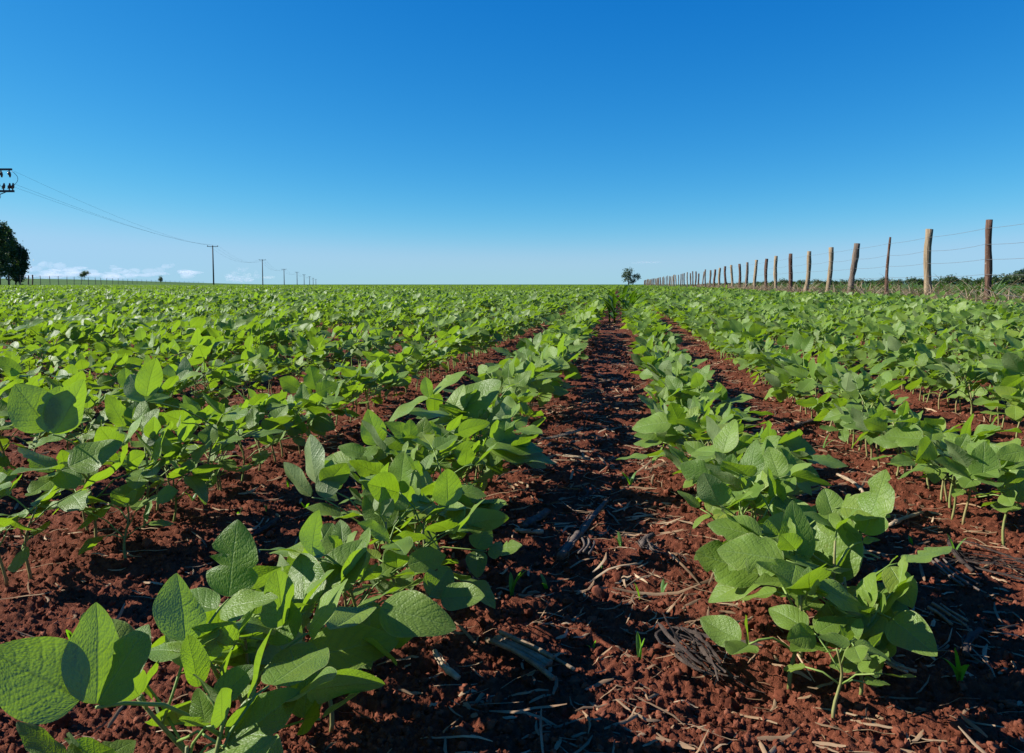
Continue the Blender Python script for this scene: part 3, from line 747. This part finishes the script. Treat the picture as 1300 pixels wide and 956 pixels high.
stalk((255, 767), (300, 775), .004, M_STALK, 'pale stalk half hidden left of the near left leaves', 0, 17)
stalk((690, 565), (740, 548), .005, M_STALK, 'light tan stalk lying across the central furrow', 3, 18)
stalk((715, 585), (752, 590), .005, M_STALK, 'light orange stalk piece in the middle of the furrow', 3, 19)
stalk((660, 520), (700, 512), .006, M_STALK, 'pale stalk beside the far end of the left row', 3, 20)
stalk((1010, 548), (1040, 540), .008, M_STALKGREY, 'dark stalk lying between the first and second right rows', 0, 21)
stalk((1205, 690), (1235, 730), .003, M_STALKGREY, 'thin dark twig lying near the right edge', 0, 22)

def husk(px, py, label, n=13, L=.10, ang=2.2, seed=0, mat=None):
    g = np.random.default_rng(seed); c = at_z(px, py); mb = MB()
    for i in range(int(n*1.7)):
        a = ang+g.normal(0, .35); l = L*g.uniform(.5, 1.1); p = (c[0]+g.normal(0, .018), c[1]+g.normal(0, .014))
        v, q, uv = strip(p, a, l, g.uniform(.0008, .0024), g, .9, .006+.002*i*.5, 7); mb.add(v, q, uv)
    o = mb.build('dry_husk', mat or M_STALKGREY); tag(o, label, 'dry husk', 'dry maize husks on the soil'); return o
husk(885, 838, 'dark bundle of dry husk strips left of the nearest right plants', 12, .10, 2.3, 31)
husk(586, 752, 'dark curled husk lying beside the near left row', 12, .07, 1.9, 32)
husk(835, 712, 'pale grey husk tuft left of the right row', 8, .045, 1.9, 33)
husk(1250, 720, 'grey husk strips lying near the right edge', 10, .10, 2.6, 34)
husk(757, 640, 'dark dry husk in the middle of the central furrow', 9, .07, 1.2, 35)

# ------------------------------------------------------------------ grass seedlings
def seedling(px, py, h, label, seed, nb=2):
    g = np.random.default_rng(seed); c = at_z(px, py); root_z = float(soil_h(c[0], c[1])); mb = MB()
    for b in range(nb):
        a = g.uniform(0, 6.28); out = np.array([math.cos(a), math.sin(a), 0]); l = h*g.uniform(.75, 1.1); bend = g.uniform(.15, .7)
        t = np.linspace(0, 1, 8)[:, None]; P = np.array([0, 0, -.004])+out*l*bend*t**1.8+np.array([0, 0, 1])*l*(t-.35*bend*t**2.2)
        s = np.cross(out, [0, 0, 1]); wv = (.0009+.0026*np.sin(np.pi*np.minimum(t*.95+.05, 1))**.8)*(h/.04)**.4*(1-.95*(t > .99))
        v = np.stack([P-s*wv, P-out*wv*.5, P+s*wv], 1).reshape(-1, 3)
        i, j = np.meshgrid(np.arange(7), np.arange(2), indexing='ij')
        mb.add(v, np.stack([i*3+j, (i+1)*3+j, (i+1)*3+j+1, i*3+j+1], -1).reshape(-1, 4))
    mb.add(*tube([(0, 0, -.01), (0, 0, h*.25)], [.001, .0008], 5))
    o = mb.build('grass_seedling', M_SEED); o.location = (c[0], c[1], root_z)
    tag(o, label, 'grass seedling', 'grass seedlings in the furrows'); return o
SEEDS = [(650, 745, .05, 'tallest forked grass seedling in the middle left of the central furrow'), (694, 740, .03, 'single leaf seedling right of the forked seedling in the furrow'),
 (788, 700, .03, 'thin upright seedling in the middle of the central furrow'), (812, 757, .03, 'dark upright seedling in the shade left of the right row'),
 (812, 820, .035, 'bent green seedling above the dark husk bundle'), (841, 750, .022, 'small curled seedling next to the right row'),
 (753, 808, .02, 'small dark seedling low in the central furrow'), (764, 726, .016, 'tiny seedling behind the thin upright seedling'),
 (800, 615, .045, 'tall thin seedling further back beside the right row'), (1218, 862, .05, 'drooping two bladed seedling near the bottom right corner'),
 (1212, 705, .04, 'thin seedling in the right furrow below the third row'), (1157, 690, .025, 'small pale seedling in the furrow right of the right row'),
 (302, 653, .03, 'lone upright seedling in the left furrow'), (338, 645, .02, 'short seedling right of the lone upright seedling'),
 (388, 640, .03, 'slender seedling nearest the left row in the left furrow'), (245, 640, .03, 'bright seedling at the left end of the left furrow'),
 (90, 795, .03, 'faint seedling on the bare soil at lower left'), (275, 740, .03, 'dark seedling left of the near left leaves'), (288, 745, .028, 'dark seedling beside the near left leaves'),
 (138, 820, .06, 'narrow dark blade behind the big bottom left leaves'), (366, 612, .03, 'seedling standing in the shade of the second left row'),
 (1018, 560, .05, 'seedling in the gap between the first two right rows'), (1045, 570, .05, 'tall seedling beside the gap of the right rows'),
 (455, 855, .05, 'pointed blade beside the lowest plants of the left row'), (728, 470, .05, 'seedling in the far part of the central furrow')]
for i, (px, py, h, lb) in enumerate(SEEDS): seedling(px, py, h, lb, 60+i, 3 if i in (0, 9, 8) else 2)

# ------------------------------------------------------------------ volunteer maize at the far end of the furrow
def blade_leaf(g, base, a, l, wd, rise, droop):
    out = np.array([math.cos(a), math.sin(a), 0]); t = np.linspace(0, 1, 9)[:, None]
    P = base+out*l*.75*t**1.1+np.array([0, 0, 1])*l*(rise*t-droop*t**2.4)
    s = np.cross(out, [0, 0, 1]); wv = wd*np.sin(np.pi*np.minimum(.12+t*.88, 1))**.7+.0005
    v = np.stack([P-s*wv, P-np.array([0, 0, 1])*wv*.5, P+s*wv], 1).reshape(-1, 3)
    i, j = np.meshgrid(np.arange(8), np.arange(2), indexing='ij')
    return v, np.stack([i*3+j, (i+1)*3+j, (i+1)*3+j+1, i*3+j+1], -1).reshape(-1, 4), np.zeros((len(v), 2))
def maize(x, y, h, label, seed):
    g = np.random.default_rng(seed); root = bpy.data.objects.new('maize_plant', None); COL.objects.link(root)
    root.location = (x, y, float(soil_h(x, y, False))); tag(root, label, 'maize plant', 'volunteer maize plants in the furrow')
    mb = MB(); mb.add(*tube([(0, 0, -.02), (0, 0, h*.35), (.01, 0, h*.6)], [.011, .009, .005], 7)); mb.build('stem', M_MAIZE, root)
    for k in range(11):
        mb = MB(); mb.add(*blade_leaf(g, np.array([0, 0, h*(.06+.05*k)]), k*2.6+g.normal(0, .5), h*g.uniform(.6, .85), (.017*h/.45+.004), g.uniform(.75, 1.05) if k > 2 else .6, g.uniform(.25, .6)))
        mb.build('leaf', M_MAIZE, root)
maize(-.04, 8.6, .42, 'left maize plant of the dark clump ending the central furrow', 1)
maize(.05, 9.0, .49, 'tallest maize plant in the dark clump ending the central furrow', 2)
maize(.12, 8.5, .40, 'right maize plant of the dark clump ending the central furrow', 3)
maize(-.10, 9.2, .40, 'rear left maize plant of the dark clump in the furrow', 4)
maize(.16, 9.4, .42, 'rear right maize plant of the dark clump in the furrow', 5)

# ------------------------------------------------------------------ right fence
def make_post(parent, x, y, h, rad, lean, mat, seed, label=None, sink=.25, taper=.92):
    g = np.random.default_rng(seed); t = np.linspace(0, 1, 12)
    P = np.stack([lean[0]*t+.022*np.sin(5*t+seed)*rad/.045, lean[1]*t+.010*np.cos(4*t+seed), -sink+(h+sink)*t], -1)
    rd = rad*(1+(taper-1)*t)*(1+g.normal(0, .06, 12))
    mb = MB(); mb.add(*tube(P, rd, 14, True, .07, g))
    o = mb.build('post', mat, parent); o.location = (x, y, 0)
    if label: o['label'] = label
    return o, np.array([x, y, 0])+P[-1]
FX = 5.15
fence = bpy.data.objects.new('wire_fence', None); COL.objects.link(fence); fence.location = (0, 0, 0)
tag(fence, 'long wire fence with weathered round wooden posts along the right field edge', 'fence')
PX = [(1258, 279), (1181, 291), (1129.5, 301), (1086, 309), (1054.5, 314), (1028, 319), (1005, 322), (986, 325), (973, 328.5), (959.5, 330), (948, 333), (939, 335), (929, 336.5), (921, 338), (914, 340), (907.5, 342), (901.5, 343)]
WID = [8.5, 9, 5.5, 8, 6, 5.5, 5, 4.6, 4, 4, 3.6, 3.4, 3.2, 3, 2.9, 2.8, 2.6]
MI = [0, 1, 0, 2, 1, 1, 0, 1, 0, 1, 2, 0, 1, 0, 1, 0, 2]
LEAN = {0: .04, 2: .03, 3: .06, 4: .03, 5: .12, 6: .06, 7: .04, 1: .02}
LAB = {0: 'dark red post with pale lichen', 1: 'thick tan post with dry grass at its foot', 2: 'thin dark post with a pointed top', 3: 'thick grey post', 5: 'tan post leaning right'}
posts = []
p9 = at_x(1258, 362, FX); Y0 = p9[1]-2.15
posts.append(make_post(fence, FX, Y0, 1.28, .045, (0, 0), M_POST[2], 99)[1])
for i, ((px, py), wd) in enumerate(zip(PX, WID)):
    a = at_x(px, py, FX); dep = (a-CAM)@FW
    lx = LEAN.get(i, float(RNG.normal(0, .02)))
    o, tp = make_post(fence, FX-lx, a[1], a[2], wd*dep/F/2, (lx, 0), M_POST[MI[i]], i, LAB.get(i), taper=.45 if i == 2 else .9)
    posts.append(tp)
y = posts[-1][1]+2.2; i = 20
while y < 165 and i < 95:
    o, tp = make_post(fence, FX+RNG.normal(0, .02), y, 1.27+RNG.normal(0, .05), RNG.uniform(.035, .05), (RNG.normal(0, .03), 0), M_POST[int(RNG.integers(3))], i)
    posts.append(tp); y += 2.15+RNG.normal(0, .12); i += 1
for wz, sag in ((1.20, .015), (.98, .03), (.77, .02), (.56, .02), (.36, .10)):
    path = []
    for a, b in zip(posts[:-1], posts[1:]):
        n_ = 6 if a[1] < 40 else 2
        for t in np.arange(n_)/n_:
            path.append((a[0]*(1-t)+b[0]*t-.045, a[1]*(1-t)+b[1]*t, wz-4*sag*t*(1-t)))
    mb = MB(); mb.add(*tube(path, .0024, 4, False)); mb.build('wire', M_WIRE, fence)

# ------------------------------------------------------------------ dry grass and weeds along the fence
def tufts(name, n, xr, yr, hr, mat, label, cat, width=.002, seed=1, clump=0):
    g = np.random.default_rng(seed); mb = MB()
    cl = g.uniform(0, 1, (max(clump, 1), 2))
    for i in range(n):
        if clump:
            c = cl[int(g.integers(clump))]; x = xr[0]+(xr[1]-xr[0])*c[0]+g.normal(0, .09); y = yr[0]+(yr[1]-yr[0])*c[1]**1.6+g.normal(0, .12)
        else: x = g.uniform(*xr); y = yr[0]+(yr[1]-yr[0])*g.random()**1.5
        l = g.uniform(*hr); v, q, uv = blade_leaf(g, np.array([x, y, 0]), g.uniform(0, 6.28), l, width*(1+.05*y), g.uniform(.5, 1.0), g.uniform(.2, .7)); mb.add(v, q, uv)
    tag(mb.build(name, mat), label, cat, kind='stuff')
tufts('dry_grass', 7000, (4.72, 5.6), (8.6, 55), (.36, .85), M_DRYGRASS, 'dry tan grass tangled along the foot of the right fence', 'dry grass', .0034, 4, 190)
tufts('green_weeds', 20000, (5.3, 14), (7, 75), (.40, .82), M_BUSH, 'green weeds growing behind the right fence', 'weeds', .008, 5, 700)

# ------------------------------------------------------------------ trees
def crown_mesh(blobs, n, leaf, mat, seed, name='crown'):
    """leaf clumps spread through several uneven lobes: blobs = [(centre, radii)]"""
    g = np.random.default_rng(seed); mb_v = []; wts = np.array([np.prod(r)**(.66) for c, r in blobs]); wts /= wts.sum()
    nc = max(8, n//14)
    which = g.choice(len(blobs), nc, p=wts); d = g.normal(0, 1, (nc, 3)); d /= np.linalg.norm(d, axis=1)[:, None]
    rad = g.random(nc)**.42
    C = np.array([blobs[k][0] for k in which])+d*rad[:, None]*np.array([blobs[k][1] for k in which])
    cs = leaf*g.uniform(1.4, 3.2, nc)
    idx = g.integers(0, nc, n); P = C[idx]+g.normal(0, .55, (n, 3))*cs[idx][:, None]
    a = g.normal(0, 1, (n, 3)); a /= np.linalg.norm(a, axis=1)[:, None]; b = np.cross(a, g.normal(0, 1, (n, 3))); b /= np.linalg.norm(b, axis=1)[:, None]
    s = (leaf*g.uniform(.6, 1.3, n))[:, None]
    v = np.stack([P-a*s, P-b*s*.45, P+a*s, P+b*s*.45], 1).reshape(-1, 3)
    return np_mesh(name, v, np.arange(4*n).reshape(-1, 4), mat, None, None, False)
def tree(name, px, base_py, dep, blobs, trunks, label, group=None, n=2500, leaf=.25, mat=None, seed=0, base_z=None):
    """blobs and trunks in metres relative to the foot; x across the view"""
    c = at_depth(px, base_py, dep); z = float(soil_h(c[0], c[1], False)) if base_z is None else base_z
    root = bpy.data.objects.new(name, None); COL.objects.link(root); root.location = (c[0], c[1], z); root.rotation_euler = (0, 0, YAW)
    tag(root, label, 'tree', group)
    link('crown', crown_mesh(blobs, n, leaf, mat or M_TREE, seed), root)
    for tr in trunks:
        mb = MB()
        for pts, r0, r1 in tr: mb.add(*tube(pts, np.linspace(r0, r1, len(pts)), 7))
        mb.build('trunk', M_BARK, root)
    return root
def limbs(x, h, r, g, n=4, sp=1.6):
    L = [([(x, 0, -.3), (x+g.normal(0, .1), g.normal(0, .1), h*.5), (x+g.normal(0, .2), 0, h)], r, r*.35)]
    for i in range(n):
        z = h*g.uniform(.35, .8); a = g.uniform(0, 6.28); L.append(([(x, 0, z), (x+math.cos(a)*sp*.5, math.sin(a)*sp*.5, z+h*.14), (x+math.cos(a)*sp, math.sin(a)*sp, z+h*.22)], r*.4, r*.12))
    return L
g = np.random.default_rng(12)
D1 = 215.0; u = D1/F                     # metres per photo pixel at the left grove
GROVE = [(-30, 300, 17), (-14, 288, 17), (0, 280, 17), (11, 285, 16), (20, 295, 13), (26, 311, 9)]
GL = ['tall dark tree at the far left of the left grove', 'tall dark tree second from left in the left grove', 'tallest dark tree in the left grove behind the wire fence',
      'dark tree in the middle of the left grove', 'lower dark tree right of the tallest in the left grove', 'small dark tree at the right edge of the left grove']
for i, (px, ty, wpx) in enumerate(GROVE):
    top = (356-ty)*u; rw = wpx*u*.62
    bl = [((g.normal(0, .4), g.normal(0, .8), top*(.24+.165*k)), (rw*g.uniform(.85, 1.12)*(1-.05*k), rw*.85, top*.13)) for k in range(5)]
    bl += [((g.normal(0, rw*.7), g.normal(0, 1), top*g.uniform(.3, .8)), (rw*.4, rw*.4, top*.08)) for k in range(5)]
    bl.append(((0, 0, top*.93), (rw*.35, rw*.35, top*.07)))
    tree('grove_tree', px, 356, D1+g.normal(0, 5), bl, [limbs(0, top*.8, .22, g, 4, rw*.7)], GL[i], 'trees of the left grove', 5200, .32, M_TREE, 20+i)
u2 = 400/F
tree('small_tree', 107, 355, 400, [((.1, 0, 8.3*u2), (4.6*u2, 1.6, 3.6*u2)), ((-1.2, 0, 6.5*u2), (3*u2, 1, 2*u2)), ((1.5, 0, 10*u2), (3.4*u2, 1, 2.4*u2))], [limbs(0, 3.0, .14, g, 3, 1.0), limbs(-.9, 2.4, .1, g, 2, .5)], 'small dark lopsided tree alone on the skyline right of the left grove', None, 1100, .26, M_TREE, 31)
tree('small_tree', 204, 357.5, 430, [((0, 0, 3.3*430/F), (2.5*430/F, 1, 2.6*430/F)), ((0, 0, 5.8*430/F), (1.2*430/F, .6, 1.6*430/F))], [limbs(0, 1.5, .1, g, 2, .4)], 'tiny dark conical tree alone on the left skyline', None, 700, .22, M_TREE, 32)
u3 = 260/F
tree('lone_tree', 798, 363, 260, [((-.5*u3, 0, 17*u3), (5.5*u3, 1.6, 5*u3)), ((-2*u3, 0, 9.5*u3), (6*u3, 1.5, 6*u3)), ((-5*u3, 0, 13*u3), (3*u3, 1, 3*u3)), ((9*u3, 0, 12*u3), (5.5*u3, 1.2, 2.6*u3)), ((4*u3, 0, 6*u3), (5*u3, 1.2, 4*u3)), ((11.5*u3, 0, 9.5*u3), (3*u3, 1, 2*u3))],
     [limbs(0, 4.0, .2, g, 4, 1.2)], 'lone dark tree with a side bough on the horizon beyond the furrow', None, 1900, .22, M_TREE, 33)

# tree line beyond the right fence: (pixel x, crown top, half width)
TL = [(1292, 345, 13), (1306, 342, 16), (1268, 349, 13), (1240, 353, 9), (1226, 352, 9), (1203, 350, 10), (1190, 354, 8), (1174, 354, 7), (1157, 352, 9), (1143, 355, 7), (1127, 355, 8), (1116, 352.5, 7), (1104, 355, 8),
      (1087, 354.5, 9), (1072, 355, 8), (1060, 356, 7), (1047, 356, 7), (1036, 355, 7), (1021, 355.5, 7), (1007, 356.5, 6), (994, 353.5, 6), (984, 356.5, 6), (972, 357, 6), (955, 357.5, 6), (941, 358, 6), (925, 358.5, 6), (909, 359, 6), (893, 359.5, 6)]
D4 = 230.0; u4 = D4/F
PROTO = []
for k in range(4):
    bl = [((g.normal(0, .35), g.normal(0, .35), g.uniform(.42, .72)), (g.uniform(.35, .6), .5, g.uniform(.22, .34))) for _ in range(5)]+[((0, 0, .3), (.75, .6, .3))]
    me = crown_mesh(bl, 1000, .10, M_TREE, 50+k); mb = MB()
    for pts, r0, r1 in limbs(0, .6, .04, g, 3, .35): mb.add(*tube(pts, np.linspace(r0, r1, len(pts)), 6))
    root = bpy.data.objects.new('distant_tree', None); COL.objects.link(root)
    link('crown', me, root); mb.build('trunk', M_BARK, root); PROTO.append(root)
gaps = ['at the right frame edge behind the nearest fence post', 'half outside the right frame edge', 'just right of the nearest fence post']
used = set()
for i, (px, ty, hw) in enumerate(TL):
    k = i % 4
    if k in used:
        r_ = PROTO[k].copy(); COL.objects.link(r_)
        for ch in PROTO[k].children:
            c_ = ch.copy(); COL.objects.link(c_); c_.parent = r_
    else: r_ = PROTO[k]; used.add(k)
    dep = D4*(1+.25*float(RNG.random())); c = at_depth(px, 361, dep); H = (362.5-ty)*dep/F
    r_.location = (c[0], c[1], 0); r_.scale = (hw*dep/F*1.6, hw*dep/F*1.6, H); r_.rotation_euler = (0, 0, RNG.uniform(0, 6.28))
    if i < 3: lb = 'dark distant tree '+gaps[i]
    else: lb = 'dark rounded tree, %s from right in the distant right tree line' % ordinal(i+1)
    tag(r_, lb, 'tree', 'trees of the distant right tree line')

# ------------------------------------------------------------------ left fence far across the field
lf = bpy.data.objects.new('wire_fence', None); COL.objects.link(lf)
tag(lf, 'distant dark post fence along the left far edge of the field', 'fence')
LP = [(-16, 349, 10), (-2, 349.5, 9.5), (12, 349.5, 9.5), (26, 349.5, 9), (36, 349.5, 10), (41, 349, 10.5), (51, 350, 9), (63, 350.3, 8.6), (74, 350.5, 8.3), (85, 351, 8), (94, 351.5, 7.5), (103, 351.5, 7.5), (112, 352, 7), (121, 352.3, 6.8), (128, 352.5, 6.6), (135.5, 353, 6.2), (143, 353.2, 6), (150, 353.5, 5.7),
      (156, 354, 5.5), (162, 354.2, 5.2), (168, 354.4, 5), (174, 354.7, 4.8), (180, 355, 4.5), (186, 355.2, 4.3), (192, 355.5, 4.1), (198, 355.7, 4), (204, 355.9, 3.9), (210, 356.1, 3.7), (216, 356.3, 3.6), (222, 356.5, 3.5), (228, 356.7, 3.4), (234, 356.8, 3.3), (240, 357, 3.2), (246, 357.1, 3.1), (252, 357.3, 3), (258, 357.5, 2.9)]
tops = []
for i, (px, ty, hp) in enumerate(LP):
    dep = 1.45*F/hp; c = at_depth(px, ty, dep); thick = .11 if i in (4, 5) else .065
    base = float(soil_h(c[0], c[1], False))
    o, tp = make_post(lf, c[0], c[1], max(c[2], base+.9), thick, (0, 0), M_POST[0] if i in (4, 5) else M_POLE, 200+i); tops.append(tp)
for dz in (.1, .45, .8):
    mb = MB(); mb.add(*tube([t-np.array([0, 0, dz]) for t in tops], .012, 4, False)); mb.build('wire', M_WIRE, lf)

# ------------------------------------------------------------------ power line on the left
POLES = [(-11, 213, 63), (270, 312, 182), (333, 329.5, 301), (360.5, 341.5, 420), (377, 345.3, 539), (386, 348.5, 658), (393, 351, 777), (397.5, 353, 896), (401, 354.5, 1015)]
PLAB = ['big utility pole with two insulator crossarms at the left frame edge', 'nearest full utility pole with a single crossarm on the left', 'second full utility pole with a crossarm, right of the nearest', 'third full utility pole of the receding line',
        'fourth full utility pole of the receding line', 'fifth full utility pole of the receding line', 'sixth tiny utility pole of the receding line', 'seventh tiny utility pole of the receding line', 'last tiny utility pole before the line fades out']
ends = []
lined = at_depth(333, 361, 301)-at_depth(270, 361, 182); lined[2] = 0; lined = unit(lined); across = np.array([lined[1], -lined[0], 0]); RZ = math.atan2(across[1], across[0])
for i, (px, ty, dep) in enumerate(POLES):
    t_ = at_depth(px, ty, dep); h = t_[2]
    root = bpy.data.objects.new('utility_pole', None); COL.objects.link(root); root.location = (t_[0], t_[1], 0); root.rotation_euler = (0, 0, RZ if i else YAW)
    tag(root, PLAB[i], 'utility pole', 'utility poles of the left power line')
    fat = 1+.12*i if i else 1
    mb = MB(); mb.add(*tube([(0, 0, -.5), (0, 0, h*.5), (0, 0, h)], [.16*fat, .14*fat, .11*fat], 10)); mb.build('pole', M_POLE, root)
    arms = [(h-.18, 1.2, .07*fat)] if i else [(h-.15, 1.72, .10), (h-1.85, 1.82, .11)]
    for az_, half, th in arms:
        mb = MB(); mb.add(*box((0, -.12 if i else -.16, az_), (half*2, th*1.3, th*1.5)))
        arm = mb.build('crossarm', M_POLE if i else M_METAL, root, smooth=False)
        if i == 0 and az_ < h-1:
            mb = MB(); mb.add(*tube([(1.15, -.16, az_-.08), (.6, -.16, az_-.28), (0, -.14, az_-.62)], .035, 5)); mb.add(*tube([(-1.15, -.16, az_-.08), (-.6, -.16, az_-.28), (0, -.14, az_-.62)], .035, 5)); mb.build('brace', M_METAL, root)
        xs = (-half*.92, 0 if i else half*.25, half*.92) if i else ((-1.6, -.9, .85, 1.5) if az_ > h-1 else (-1.6, -.8, .45, 1.0, 1.45, 1.72))
        for x_ in xs:
            mb = MB(); up = -1 if (i == 0 and az_ > h-1) else 1
            z0 = az_+up*th*.75
            if i == 0:
                mb.add(*tube([(x_, -.16, z0), (x_, -.16, z0+up*.12), (x_, -.16, z0+up*.16), (x_, -.16, z0+up*.30), (x_+.05, -.16, z0+up*.36), (x_+.05, -.16, z0+up*.55)], [.05, .05, .12, .13, .10, .05], 8))
                mb.add(*tube([(x_-.10, -.2, z0+up*.10), (x_+.08, -.2, z0+up*.42)], [.035, .035], 6))
            else: mb.add(*tube([(x_, -.12, z0), (x_, -.12, z0+.1), (x_, -.12, z0+.2)], [.04*fat, .08*fat, .05*fat], 6))
            mb.build('insulator', M_CERAM, root)
    if i == 0:                                                   # jumper loops between the arms
        mb = MB()
        for x_, bulge in ((1.72, .55), (1.0, -.25), (.3, .45)):
            zt, zb = h-.3, h-1.55; t = np.linspace(0, 1, 10)
            mb.add(*tube(np.stack([x_+bulge*np.sin(np.pi*t)**.8-.1*t, np.full(10, -.25), zt+(zb-zt)*t], -1), .018, 5))
        mb.add(*tube(np.stack([.55+.28*np.sin(np.linspace(0, np.pi, 9)), np.full(9, -.3), h-1.95-.65*np.linspace(0, 1, 9)], -1), .018, 5)); mb.build('jumper_wire', M_METAL, root)
    bpy.context.view_layer.update()
    c_ = np.array([t_[0], t_[1], 0.])
    e = [c_+across*x_+np.array([0, 0, h+.1]) for x_ in (-1.1, 0, 1.1)]
    if i == 0: 
        rt = RT*1.0; e = [c_+rt*1.75+np.array([0, 0, h-.25]), c_+rt*1.6+np.array([0, 0, h-1.2]), c_+rt*1.72+np.array([0, 0, h-1.5])]
    ends.append(e)
WL = ['upper strand of the power line sagging from the big left pole', 'middle strand of the power line sagging from the big left pole', 'lower strand of the power line sagging from the big left pole']
for s in range(3):
    path = []
    for i in range(len(ends)-1):
        a, b = ends[i][s], ends[i+1][s]; sag = (.9 if i == 0 else 2.4)
        for t in np.arange(14)/14: path.append(a*(1-t)+b*t-np.array([0, 0, 4*sag*t*(1-t)]))
    path.append(ends[-1][s]); rd = np.interp(np.arange(len(path)), [0, 14, 28, len(path)], [.006, .009, .013, .018])
    mb = MB(); mb.add(*tube(path, rd, 4, False)); tag(mb.build('power_cable', M_METAL), WL[s], 'power cable', 'strands of the left power line')

# ------------------------------------------------------------------ far clouds low over the left horizon
def cloud_mat(name, dens):
    m, t = new_mat(name); v = N(t, 'ShaderNodeVolumePrincipled')
    v.inputs['Color'].default_value = (.98, .98, .98, 1); v.inputs['Density'].default_value = dens; v.inputs['Anisotropy'].default_value = .2
    o = N(t, 'ShaderNodeOutputMaterial'); t.links.new(v.outputs[0], o.inputs['Volume']); return m
SC.cycles.volume_bounces = 3
M_CLOUD = cloud_mat('cloud', .0019); M_WISP = cloud_mat('wisp', .0011)
def puff(g, c, r, mb, n=14):
    th = np.linspace(0, 2*np.pi, 2*n, endpoint=False); ph = np.linspace(.02, np.pi-.02, n)
    PH, TH = np.meshgrid(ph, th, indexing='ij'); d = np.stack([np.sin(PH)*np.cos(TH), np.sin(PH)*np.sin(TH), np.cos(PH)], -1)
    rr_ = 1+sum(a*np.sin(d@g.normal(0, f, 3)+g.uniform(0, 6)) for a, f in ((.16, 2.5), (.11, 5), (.07, 9)))
    v = (d*rr_[..., None]*np.array(r)+np.array(c)).reshape(-1, 3); m = 2*n
    i, j = np.meshgrid(np.arange(n-1), np.arange(m), indexing='ij'); k = (j+1) % m
    mb.add(v, np.stack([i*m+j, (i+1)*m+j, (i+1)*m+k, i*m+k], -1).reshape(-1, 4))
def cloud(label, puffs, mat, seed, dep=9000):
    g = np.random.default_rng(seed); mb = MB(); uc = dep/F
    c0 = at_depth(np.mean([p[0] for p in puffs]), np.mean([p[1] for p in puffs]), dep)
    for (px, py, rw, rh) in puffs:
        c = at_depth(px, py, dep*(1+.02*g.standard_normal()))-c0; puff(g, c, (rw*uc, rw*uc*.8, rh*uc), mb)
    o = mb.build('cloud', mat); o.location = c0; tag(o, label, 'cloud', 'low cumulus clouds on the left horizon')
def bank(x0, x1, ytop, ybot, n, g):
    L = []
    for i in range(n):
        x = g.uniform(x0, x1); y = g.uniform(ytop, ybot); L.append((x, y, 1.35*g.uniform(4, 9)*(1+.5*(y-ytop)/(ybot-ytop+.1)), g.uniform(2.0, 4.2)))
    return L
gc = np.random.default_rng(5)
cloud('pale puffy cloud bank low behind the left grove', [(54, 336, 7, 5), (64, 337, 5, 4), (76, 338, 8, 4.5), (44, 341, 8, 4), (35, 342, 6, 3), (88, 342, 9, 3)]+bank(28, 112, 340, 350, 13, gc), M_CLOUD, 1)
cloud('low flat pale cloud right of the small skyline tree', [(144, 339, 5, 3.5), (150, 342, 8, 3)]+bank(115, 185, 342, 352, 10, gc), M_CLOUD, 2)
cloud('small bright cumulus left of the nearest full utility pole', [(212, 338, 8, 3.2), (203, 342, 6, 3.4), (218, 336, 4, 2.6)]+bank(190, 245, 343, 352, 8, gc), M_CLOUD, 3)
cloud('slanting white cumulus between the first two full utility poles', [(303, 342, 3, 3), (309, 343, 4, 3), (298, 347, 5, 3), (291, 351, 6, 3), (314, 341, 2.5, 2)]+bank(280, 330, 349, 356, 6, gc), M_CLOUD, 4)
cloud('little white peaked cloud beside the second full utility pole', [(325, 347, 3, 3.5), (326, 351, 5, 3), (340, 352, 8, 2)], M_CLOUD, 5)
cloud('faint wispy streak of cloud above the lone horizon tree', [(815, 333, 9, 1.7), (828, 333, 14, 1.2), (806, 334, 7, 1.0)], M_WISP, 6)
